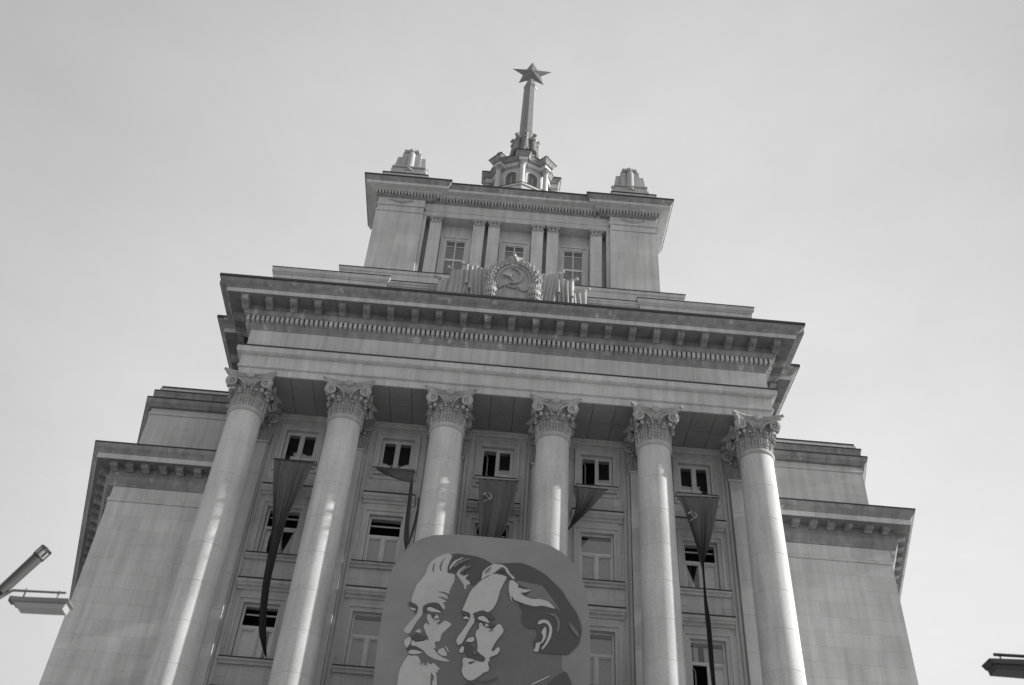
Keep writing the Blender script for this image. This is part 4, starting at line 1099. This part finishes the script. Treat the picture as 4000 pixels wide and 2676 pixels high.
oct_(.72, 67.2, .62, 69.0, "spire_collar")
MB().lathe([(.62,69.0),(.53,75.6)], SX+.05, LY, 8, True).build("shaft", SPIRE_M, sp)
MB().lathe([(.54,75.6),(.60,75.72),(.58,75.9),(.40,76.4),(.34,76.8)], SX+.08, LY, 8, True).build("spire_top", SPIRE_M, sp)
for k in range(8):
    a = k*math.pi/4
    c, s_ = math.cos(a), math.sin(a)
    q = MB(); P = [(.98,66.0),(.92,67.0),(.88,67.7),(.93,68.1),(1.06,68.25),(1.12,68.1),(1.02,67.95)]
    q.tube([(SX+r_*c, LY+r_*s_, z) for r_, z in P], [.27,.22,.19,.18,.16,.14,.10], 8)
    q.ball((SX+1.02*c, LY+1.02*s_, 67.5), .2, 7, 5)
    q.build("scroll", SPIRE_M, sp, True)
# five-pointed faceted star
st = MB(); R1, R2, TH = 1.88, .84, .42; cz = 77.98; cxs = SX+.12
v = [(cxs, LY-TH, cz), (cxs, LY+TH, cz)]
for k in range(10):
    r_ = R1 if k % 2 == 0 else R2; a = math.pi/2 + k*math.pi/5
    v.append((cxs + r_*math.cos(a), LY, cz + r_*math.sin(a)))
fs = []
for k in range(10): fs += [(0, 2+k, 2+(k+1) % 10), (1, 2+(k+1) % 10, 2+k)]
st.add(v, fs); st.build("star", STAR_M, sp)

# ---- wings (flared sides), with their own cornice and attic
def wing(s, xw, xc_fl, mods):
    WY = 2.5; D = 17.0; sl = xc_fl
    x_in = s*11.30
    def X(x, y): return x + sl*(y-WY)
    f0 = (s*X(xw, WY), WY); f1 = (s*X(xw, WY+D), WY+D)
    w = bb(MB().plan([(x_in, WY+.05), (f0[0]-s*.05, WY+.05), (f1[0]-s*.05, f1[1]), (x_in, f1[1])][::s], 0, 24.0), "wing_wall", STONE)
    # front ashlar
    a, b = sorted((x_in, f0[0]))
    rnd = random.Random(3+s)
    z = 22.12; row = 0; cnt = 0
    while z > 11:
        h = .62
        cuts = [a]
        x = a + (.55 if row % 2 else 1.1)
        while x < b-.35: cuts.append(x); x += 1.1 + rnd.uniform(-.12, .12)
        cuts.append(b)
        for c0, c1 in zip(cuts[:-1], cuts[1:]):
            dy = 0
            MB().stone(c0+.0015, c1-.0015, WY+dy, WY+.06, z-h+.0015, z-.0015, .006).build("stone", STONE, w)
        z -= h; row += 1
    MB().box(a, b, WY, WY+.06, 0, z).build("lower_wall", STONE, w)
    pth = [(x_in, WY), f0, f1] if s > 0 else [f1, f0, (x_in, WY)]
    run_stones("side_stone", [f0, f1] if s > 0 else [f1, f0], [(0,0),(0,22.12),(-.05,22.12),(-.05,0)], STONE, w, 60)
    run("band", pth, [(-.05,22.124),(.04,22.124),(.06,22.17),(.04,22.22),(.06,22.27),(-.05,22.27)], STONE, w)
    run_stones("stone", pth, [(-.05,22.275),(0,22.275),(0,22.80),(-.05,22.80)], STONE, w, 1.6)
    ce = s*.24
    e0, e1 = (f0[0]+ce, f0[1]), (f1[0]+ce, f1[1])
    pth = [(x_in, WY), e0, e1] if s > 0 else [e1, e0, (x_in, WY)]
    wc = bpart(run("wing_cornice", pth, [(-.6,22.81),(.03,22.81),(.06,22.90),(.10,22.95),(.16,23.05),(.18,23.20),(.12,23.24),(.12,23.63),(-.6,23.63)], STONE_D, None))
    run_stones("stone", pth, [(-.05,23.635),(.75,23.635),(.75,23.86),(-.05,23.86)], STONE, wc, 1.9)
    run("soffit", pth, [(.13,23.622),(.72,23.622),(.72,23.633),(.13,23.633)], SOFFIT_SHADE, wc)  # same added sheet under the wing corona, shade painted in as dark stone
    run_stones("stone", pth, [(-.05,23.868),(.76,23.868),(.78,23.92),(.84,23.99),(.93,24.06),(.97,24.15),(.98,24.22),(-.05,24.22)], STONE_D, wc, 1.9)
    bpart(run("flashing", pth, [(-.05,24.224),(1.01,24.224),(1.01,24.27),(-.05,24.32)], METAL_D, None))
    mm = modillion_mesh(.66, .15)
    for x in mods: link(mm, "modillion", wc, loc=(x, WY+.14, 23.622))
    ang = math.atan2(sl, 1)
    for k in range(18):
        y = WY+.35+k*.78
        link(mm, "modillion", wc, loc=(s*X(xw, y)+s*.10, y, 23.622), rz=s*(math.pi/2-ang))
    bb(MB().plan([(x_in, WY-.3), (f0[0]+s*.3, WY-.3), (f1[0]+s*.3, f1[1]), (x_in, f1[1])][::s], 24.02, 24.21), "roof", STONE_D)
    # attic
    AY = 3.35; ax = X(xw, AY) - .30
    g0 = (s*ax, AY); g1 = (s*(ax+sl*12), AY+12)
    at = bb(MB().plan([(x_in, AY+.04), (g0[0]-s*.04, AY+.04), (g1[0]-s*.04, g1[1]), (x_in, g1[1])][::s], 24.2, 28.6), "wing_attic", STONE)
    a, b = sorted((x_in, g0[0])); z = 27.08; row = 0
    while z > 24.3:
        h = .58; cuts = [a]; x = a + (.6 if row % 2 else 1.2)
        while x < b-.35: cuts.append(x); x += 1.2
        cuts.append(b)
        for c0, c1 in zip(cuts[:-1], cuts[1:]):
            MB().stone(c0+.001, c1-.001, AY, AY+.05, z-h+.001, z-.001, .006).build("stone", STONE, at)
        z -= h; row += 1
    pa = [(x_in, AY), g0, g1] if s > 0 else [g1, g0, (x_in, AY)]
    run("side_wall", [g0, g1] if s > 0 else [g1, g0], [(0,24.3),(0,27.08),(-.04,27.08),(-.04,24.3)], STONE, at)
    run("band", pa, [(-.05,27.084),(.04,27.084),(.06,27.14),(.04,27.2),(-.05,27.2)], STONE, at)
    run("frieze_panel", pa, [(-.05,27.204),(0,27.204),(0,27.42),(-.05,27.42)], STONE, at)
    run_stones("stone", pa, [(-.05,27.43),(.14,27.43),(.20,27.50),(.28,27.58),(.30,27.78),(-.05,27.78)], STONE_D, at, 1.9)
    bpart(run("flashing", pa, [(-.05,27.784),(.33,27.784),(.33,27.83),(-.05,27.85)], METAL_D, None))
    for off_, z0_, z1_ in ((.12, 27.86, 28.30), (-.12, 28.36, 28.70)):
        run("step", pa, [(-.3,z0_),(off_-.06,z0_),(off_-.04,z1_-.12),(off_,z1_-.06),(off_,z1_),(-.3,z1_)], STONE_D, at)
        bpart(run("flashing", pa, [(-.3,z1_+.004),(off_+.03,z1_+.004),(off_+.03,z1_+.05),(-.3,z1_+.06)], METAL_D, None))
    bb(MB().plan([(x_in, AY+.2), (g0[0]-s*.2, AY+.2), (g1[0]-s*.2, g1[1]), (x_in, g1[1])][::s], 28.6, 28.72), "roof", STONE_D)
wing(-1, 15.5, .34, [-15.62, -14.98, -14.35, -13.62, -12.95, -12.22])
wing(1, 16.12, .28, [12.25, 12.98, 13.72, 14.45, 15.28, 15.98])
# ================================================================== COAT OF ARMS on the cornice
E0 = empty("coat_of_arms", (0, -.3, 31.3))
tag(E0, "carved stone coat of arms with wheat wreath and banners standing on the portico cornice", "sculpture")
def ep(mb, name, mat=None, smooth=True):
    o = mb.build(name, mat or CARVED, None, smooth); o.parent = E0
    o.matrix_parent_inverse = Matrix.Translation((0, .3, -31.3)); return o
EZ = 31.22
q = MB(); q.box(-1.6, 1.6, -.55, .15, EZ, 31.75); q.box(-3.4, 3.35, -.45, .15, EZ, 31.5); ep(q, "plinth", smooth=False)
# shield
def circ(cx, cz, rx, rz, n=40, a0=0, a1=2*math.pi): return [(cx+rx*math.cos(a0+(a1-a0)*i/n), cz+rz*math.sin(a0+(a1-a0)*i/n)) for i in range(n)]
q = MB(); q.prism([(-.82,31.7),(.72,31.7),(.76,32.6)] + circ(-.05, 33.35, .84, 1.02, 24, -.35, math.pi+.35) + [(-.86,32.6)], -.50, -.10); ep(q, "shield", smooth=False)
q = MB(); P = [(-.05+.74*math.cos(a), -.53, 33.36+.93*math.sin(a)) for a in [math.pi*(-.2+1.4*i/36) for i in range(37)]]; q.tube(P, .055, 6); ep(q, "shield_rim")
# globe lower edge folds
q = MB(); q.tube([(-.80,-.54,33.0),(-.6,-.56,32.92),(-.42,-.58,33.06),(-.25,-.58,32.95),(0,-.58,32.88),(.15,-.58,32.95),(.3,-.56,32.78),(.5,-.56,32.75),(.66,-.54,32.95)], .05, 6)
q.tube([(-.42,-.55,33.0),(-.44,-.55,32.2)], .03, 5); q.tube([(.12,-.55,32.9),(.13,-.55,32.2)], .03, 5); ep(q, "drapery_edge")
# sickle
def sickle(cx, cz, r, w, y0, y1, flip=1):
    a0, a1 = math.radians(100), math.radians(-105)
    o = [];
    for i in range(19):
        a = a0 + (a1-a0)*i/18; o.append((cx+flip*r*math.cos(a), cz+r*math.sin(a)))
    for i in range(19):
        t = 1-i/18; a = a0 + (a1-a0)*t; ww = w*math.sin(math.pi*min(1, t*.9+.05)); o.append((cx+flip*((r-ww)*math.cos(a)-.0), cz+(r-ww)*math.sin(a)))
    return o
q = MB(); q.prism(sickle(-.12, 33.62, .50, .13, 0, 0), -.62, -.48)
q.tube([(-.25,-.56,33.16),(-.42,-.57,33.02),(-.58,-.57,32.95)], [.045,.06,.05], 7); ep(q, "sickle", smooth=False)
q = MB(); q.tube([(-.28,-.6,33.66),(.06,-.6,33.14)], .05, 6)
q.add([(-.50,-.68,33.72),(-.56,-.68,33.58),(-.22,-.68,33.50),(-.12,-.68,33.68),(-.50,-.5,33.72),(-.56,-.5,33.58),(-.22,-.5,33.50),(-.12,-.5,33.68)], [(0,1,2,3),(7,6,5,4),(0,4,5,1),(1,5,6,2),(2,6,7,3),(3,7,4,0)])
ep(q, "hammer", smooth=False)
# star on top
q = MB(); cz = 34.64; R1, R2 = .44, .19
v = [(-.07, -.86, cz), (-.07, -.45, cz)]
for k in range(10):
    r_ = R1 if k % 2 == 0 else R2; a = math.pi/2 + k*math.pi/5; v.append((-.07+r_*math.cos(a), -.60, cz+r_*math.sin(a)))
fs = []
for k in range(10): fs += [(0, 2+k, 2+(k+1) % 10), (1, 2+(k+1) % 10, 2+k)]
q.add(v, fs); ep(q, "star", smooth=False)
# wheat wreath: each side three rows of ears on curved stalks, tied in a sheaf
for s in (-1, 1):
    cx0 = -.07
    q = MB(); P = []
    for i in range(15):
        a = math.radians(-30 + 106*i/14)
        P.append((cx0 + s*1.02*math.cos(a), -.34, 33.42 + 1.18*math.sin(a)*.93))
    q.tube(P, [.31 - .13*(i/14) for i in range(15)], 10); ep(q, "wreath_body")
    for lane in range(4):
        q = MB(); P = []
        for i in range(15):
            t = i/14
            a = math.radians(-28 + 108*t)
            rx = .84 + .12*lane; rz = 1.02 + .085*lane
            x = cx0 + s*rx*math.cos(a)*(1.0); z = 33.42 + rz*math.sin(a)*.93
            P.append((x, -.52 - .07*(lane in (1, 2)), z))
        q.tube(P, .045, 6)
        for i in range(2 + lane % 2, 13 - (lane == 0), 2):
            a_, b_ = Vector(P[i]), Vector(P[i+1]); d = (b_-a_).normalized(); nrm = Vector((-d.z, 0, d.x))
            for e in (-1, 1):
                c_ = a_ + nrm*e*.04
                q.tube([c_, c_ + d*.12 + nrm*e*.035 + Vector((0,-.05,0)), c_ + d*.30 + nrm*e*.03 + Vector((0,-.02,0))], [.03,.06,.012], 6)
        ep(q, "wheat_ear")
    q = MB(); bx = cx0 + s*.97
    q.lathe([(.30,31.75),(.26,32.1),(.24,32.5)], bx, -.42, 14); q.lathe([(.24,32.5),(.33,32.52),(.36,32.62),(.33,32.72),(.28,32.74)], bx, -.42, 14)
    q.lathe([(.33,32.2),(.35,32.28),(.31,32.34)], bx, -.42, 14)
    for k in range(10):
        a = math.pi + math.pi*k/9; q.tube([(bx+.27*math.cos(a), -.42+.27*math.sin(a), 31.8), (bx+.28*math.cos(a), -.42+.28*math.sin(a), 32.2), (bx+.34*math.cos(a), -.42+.34*math.sin(a), 32.5)], .035, 5)
        q.tube([(bx+.26*math.cos(a), -.42+.26*math.sin(a), 32.72), (bx+.34*math.cos(a), -.42+.3*math.sin(a), 33.05)], [.05,.02], 5)
    ep(q, "wheat_sheaf")
q = MB()
q.prism([(-3.40,31.4),(-3.40,33.30),(-2.86,33.38),(-2.84,33.95),(-2.24,34.08),(-2.22,34.32),(-1.3,34.1),(-.95,33.2),(-.95,31.4)], -.14, .04)
q.prism([(3.28,31.4),(3.28,33.32),(2.72,33.30),(2.68,33.92),(2.08,33.95),(2.04,34.28),(1.25,34.1),(.85,33.2),(.85,31.4)], -.14, .04)
ep(q, "backing_slab", smooth=False)
# banners: fluted drapery in overlapping steps
def drape(x0, x1, z0a, z1a, zt0, zt1, y, folds, lean, amp=.10, seed=0):
    rr = random.Random(seed); N = folds*8; K = 7
    rows = []
    ph = rr.random(); am = [rr.uniform(.5, 1.3) for _ in range(folds+2)]; tp = [rr.uniform(-.10, .06) for _ in range(folds+2)]; wp = rr.uniform(.2, .6)
    for j in range(K+1):
        v_ = j/K; row = []
        for i in range(N+1):
            u = i/N
            zt = zt0 + (zt1-zt0)*u + tp[int(u*folds)]*math.sin(math.pi*((u*folds) % 1.0)); zb = z0a + (z1a-z0a)*u
            z = zt + (zb-zt)*v_
            x = x0 + (x1-x0)*(u + .05*math.sin(5*v_ + ph*6)*math.sin(math.pi*u)) + lean*v_**1.5
            uu = u + wp*.12*math.sin(3*v_+ph*4); yy = y - amp*am[int(min(folds, max(0, uu*folds)))]*(.35+.65*v_**.5)*abs(math.sin(math.pi*folds*uu))**.8 - .06*v_
            row.append((x, yy, z))
        rows.append(row)
    q = MB(); q.grid(rows)
    back = [[(p[0], y+.16, p[2]) for p in rows[0]], [(p[0], y+.16, p[2]) for p in rows[-1]]]
    q.grid([rows[0], back[0]]); q.grid([rows[-1], back[1]])
    q.grid([[r[0] for r in rows], [(r[0][0], y+.16, r[0][2]) for r in rows]]); q.grid([[r[-1] for r in rows], [(r[-1][0], y+.16, r[-1][2]) for r in rows]])
    q.grid([back[0], back[1]])
    ep(q, "banner")
drape(-2.30, -1.30, 31.4, 31.4, 34.48, 34.2, -.24, 5, .30, .17, 1)
drape(-2.98, -2.12, 31.4, 31.4, 34.05, 34.2, -.17, 4, -.10, .15, 2)
drape(-3.46, -2.80, 31.4, 31.4, 33.42, 33.5, -.15, 3, -.06, .13, 3)
drape(1.22, 2.10, 31.4, 31.4, 34.2, 34.40, -.24, 5, -.34, .17, 4)
drape(1.98, 2.74, 31.4, 31.4, 34.0, 34.02, -.17, 4, -.08, .15, 5)
drape(2.62, 3.32, 31.4, 31.4, 33.4, 33.45, -.15, 3, -.04, .13, 6)
for (xa, za, xb, zb) in ((-2.05,34.32,-2.62,34.62), (-2.8,34.05,-3.2,34.25), (-3.35,33.42,-3.75,33.6), (1.95,34.35,2.3,34.62), (2.6,34.0,2.95,34.2), (3.2,33.42,3.5,33.62)):
    q = MB(); q.tube([(xa,-.2,za),(xb*.7+xa*.3,-.2,zb*.7+za*.3)], [.07,.06], 7); q.ball((xb*.7+xa*.3,-.2,zb*.7+za*.3), .085, 7, 5)
    ep(q, "banner_pole")
for (x, zt) in ((-2.18, 33.3), (-2.02, 33.0), (2.0, 33.2), (2.6, 33.0)):
    q = MB(); q.tube([(x,-.5,zt+.5),(x,-.52,zt)], .025, 5); q.lathe([(.05,zt),(.07,zt-.08),(.05,zt-.12),(.09,zt-.35),(.02,zt-.36)], x, -.52, 8); ep(q, "tassel")

# ================================================================== FLAGS hanging from the top windows
FLAB = [
 "long dark flag twisting down from the top window of the leftmost bay",
 "dark flag bunched at the second top window with its tail drooping beside the portrait board",
 "dark flag with small hammer and sickle hanging behind the top edge of the portrait board",
 "small dark triangular flag blown left behind the fourth column, right of the portrait board",
 "dark flag with small hammer and sickle narrowing to a rope at the rightmost bay",
]
def ribbon(mb, secs, y, amp, folds, seed):
    rr = random.Random(seed); ph = rr.random()*6
    K = 24; rows = []
    # resample sections smoothly
    S2 = []
    for i in range(len(secs)-1):
        a, b = secs[i], secs[i+1]
        n_ = 6
        for j in range(n_):
            t = j/n_
            S2.append([tuple(a[e][c]+(b[e][c]-a[e][c])*t for c in (0,1)) for e in (0,1)])
    S2.append(secs[-1])
    for _ in range(3):
        S3 = [S2[0]]
        for i in range(1, len(S2)-1):
            S3.append([tuple((S2[i-1][e][c]+2*S2[i][e][c]+S2[i+1][e][c])/4 for c in (0,1)) for e in (0,1)])
        S3.append(S2[-1]); S2 = S3
    w0 = max(math.dist(a, b) for a, b in secs)
    for (l, r) in S2:
        wd = math.dist(l, r)
        A = amp*(.25 + .9*(1-wd/w0))*min(1, wd/.3+.25)
        row = []
        for k in range(K+1):
            u = k/K
            x = l[0]+(r[0]-l[0])*u; z = l[1]+(r[1]-l[1])*u
            yy = y + A*math.sin(folds*u*2*math.pi + ph) + .35*A*math.sin(folds*2.7*u*math.pi + ph*2)
            row.append((x, yy, z))
        rows.append(row)
    mb.grid(rows)
    mb.grid([[(p[0], p[1]+.012, p[2]) for p in r] for r in rows])
for i, parts in enumerate(FLAGS):
    l, r = parts[0][0]
    if i == 1: l, r = (-4.98, 23.96), (-3.43, 23.95)
    Y = 1.42
    F = empty("flag", ((l[0]+r[0])/2, Y, (l[1]+r[1])/2))
    tag(F, FLAB[i], "flag", "flags hung from the top windows")
    inv = Matrix.Translation(-Vector(F.location))
    def fp(o): o.parent = F; o.matrix_parent_inverse = inv; return o
    q = MB()
    for k, secs in enumerate(parts): ribbon(q, secs, Y - .05*k, .095 if i != 1 else .045, 5 if i != 1 or k == 0 else 2, i*5+k)
    fp(q.build("cloth", CLOTH, None, True))
    q = MB(); zz = (l[1]+r[1])/2
    q.tube([(l[0]-.03, Y+.02, l[1]+.03), (r[0]+.03, Y+.02, r[1]+.03)], .028, 8)
    fp(q.build("rod", METAL_D, None, True))
    q = MB()
    for x, z in ((l[0]+.12, l[1]+.03), (r[0]-.12, r[1]+.03)):
        q.tube([(x, Y+.02, z), (x, 2.6, 24.62)], .018, 6)
    fp(q.build("bracket", METAL_D, None))
    if i in (2, 4):
        cx, cz, k = (-.444, 23.03, .40) if i == 2 else (7.78, 22.94, .36)
        q = MB(); q.prism([(cx+.05+(x-.0)*k, cz+z*k) for x, z in sickle(0, 0, .42, .12, 0, 0)], Y-.13, Y-.125)
        q.tube([(cx+.02, Y-.13, cz-.17), (cx-.1, Y-.13, cz-.28)], .02, 6)
        q.tube([(cx-.08, Y-.135, cz+.10), (cx+.16, Y-.135, cz-.16)], .018, 6)
        q.tube([(cx-.16, Y-.135, cz+.04), (cx-.02, Y-.135, cz+.16)], .034, 6)
        fp(q.build("hammer_and_sickle", CLOTH_MARK, None))

# ================================================================== PORTRAIT BOARD
PB = empty("portrait_board", (0, -.5, 14))
tag(PB, "huge round-topped painted board with two mustached men in profile, hung before the middle columns", "painted board")
inv = Matrix.Translation((0, .5, -14))
def pp(o): o.parent = PB; o.matrix_parent_inverse = inv; return o
zlow = 8.0
out = [(-3.63, zlow)] + [(x, z) for x, z in BOARD] + [(3.48, zlow)]
def chaikin(P, it=1):
    for _ in range(it):
        Q = []
        for i in range(len(P)):
            a, b = P[i], P[(i+1) % len(P)]
            Q.append((a[0]*.84+b[0]*.16, a[1]*.84+b[1]*.16)); Q.append((a[0]*.16+b[0]*.84, a[1]*.16+b[1]*.84))
        P = Q
    return P
q = MB(); q.prism(out, -.62, -.52); pp(q.build("panel", BOARD_M, None))
q = MB()
for x in (-2.6, 0, 2.5): q.box(x-.06, x+.06, -.515, -.40, zlow, 19.3)
for z in (9, 12, 15, 18): q.box(-3.3, 3.2, -.395, -.30, z, z+.12)
pp(q.build("back_frame", METAL_D, None))
MT = {'light': P_LIGHT, 'shade': P_SHADE, 'dark': P_DARK, 'mid': P_MID}
for k, (tone, name, pts) in enumerate(ART):
    pts = [(x, z if z > 13.9 else zlow+.3+(z-10)*.02) for x, z in pts]
    P = chaikin(pts, 1)
    y = -.6215 - .0016*k
    o = MB().add([(x, y, z) for x, z in P], [tuple(range(len(P)))]).build(name, MT[tone], None)
    pp(o)

# ================================================================== STREET LAMPS
def street_lamp(label, sx, X0, Y0, mats, tubes):
    """pole outside the frame; bracket rail with a box luminaire hung under it by two clips"""
    L = empty("street_lamp", (X0, Y0, 0)); tag(L, label, "street lamp", "street lamps beside the square")
    inv = Matrix.Translation((-X0, -Y0, 0))
    def lp(o): o.parent = L; o.matrix_parent_inverse = inv; return o
    body, glass = mats
    q = MB(); q.lathe([(.14,0),(.14,.6),(.10,.7),(.075,4),(.06,8.1),(.07,8.15),(.0,8.2)], X0, Y0, 16); lp(q.build("pole", body, None, True))
    return L, lp
M1 = LAMP_M
L1, lp = street_lamp("pale street lamp at the left edge with a boxy luminaire hung under a bracket rail", 1, -7.35, -20, (LAMP_M, LAMP_GL), True)
lp(MB().tube([(-7.35,-20,6.9),(-7.05,-20,7.15),(-6.80,-20,7.40),(-6.68,-20,7.505),(-6.4,-20,7.515),(-5.975,-20,7.53)], [.03,.03,.026,.018,.016,.016], 10).build("bracket_rail", LAMP_M, None, True))
for x in (-6.51, -6.07):
    lp(MB().tube([(x,-20,7.55),(x,-20,7.40)], .011, 6).build("clip", LAMP_M, None))
q = MB()
pts = [(-6.64,7.37),(-5.87,7.405),(-5.845,7.36),(-5.88,7.34),(-6.60,7.31)]
q.prism(pts, -20.11, -19.89); lp(q.build("luminaire_housing", LAMP_M, None))
q = MB(); q.prism([(-6.57,7.308),(-5.885,7.337),(-5.905,7.255),(-6.50,7.235)], -20.095, -19.905); lp(q.build("diffuser", LAMP_GL, None))
lp(MB().box(-6.66,-6.56,-20.06,-19.94,7.33,7.40).build("end_cap", LAMP_DK, None))
# tubular lantern pointing up to the right
d = Vector((.42, 0, .56)).normalized(); p0 = Vector((-6.86,-20,7.38)); p1 = Vector((-6.52,-20,8.0))
p0 = Vector((-6.84,-20.0,7.46)); p1 = Vector((-6.53,-20.0,8.02))
lp(MB().tube([p0-Vector((.1,0,.17)), p0, p0+(p1-p0)*.02, p1], [.028,.036,.070,.080], 18).build("tube_lantern", LAMP_TUBE, None, True))
lp(MB().tube([p1+(p1-p0)*.0, p1+(p1-p0).normalized()*.13], [.068,.068], 18).build("lantern_glass", LAMP_GL, None, True))
dd = (p1-p0).normalized(); uu = Vector((0,1,0)); ww = dd.cross(uu)
q = MB()
for e in (.0, .14):
    c = p1 + dd*e
    q.tube([c + (uu*math.cos(a)+ww*math.sin(a))*.08 for a in [2*math.pi*i/20 for i in range(21)]], .012, 6)
for i in range(6):
    a = 2*math.pi*i/6; c = (uu*math.cos(a)+ww*math.sin(a))*.08; q.tube([p1+c, p1+dd*.14+c], .010, 5)
lp(q.build("lantern_cage", LAMP_DK, None))

L2, lp = street_lamp("dark street lamp cut by the right edge with a boxy luminaire under its rail", -1, 7.9, -20, (LAMP_DK, LAMP_DK), False)
for o in list(L2.children): o.data.materials[0] = LAMP_DK
lp(MB().tube([(6.66,-20,7.735),(7.1,-20,7.745),(7.9,-20,7.70)], .022, 10).build("bracket_rail", LAMP_DK, None, True))
for x in (6.74, 7.3): lp(MB().tube([(x,-20,7.76),(x,-20,7.58)], .010, 6).build("clip", LAMP_DK, None))
q = MB(); q.prism([(6.51,7.615),(7.45,7.66),(7.45,7.58),(6.56,7.55)], -20.13, -19.87); lp(q.build("luminaire_housing", LAMP_DK, None))
q = MB(); q.prism([(6.57,7.548),(7.42,7.578),(7.38,7.47),(6.585,7.47)], -20.11, -19.89); lp(q.build("diffuser", LAMP_DK, None))
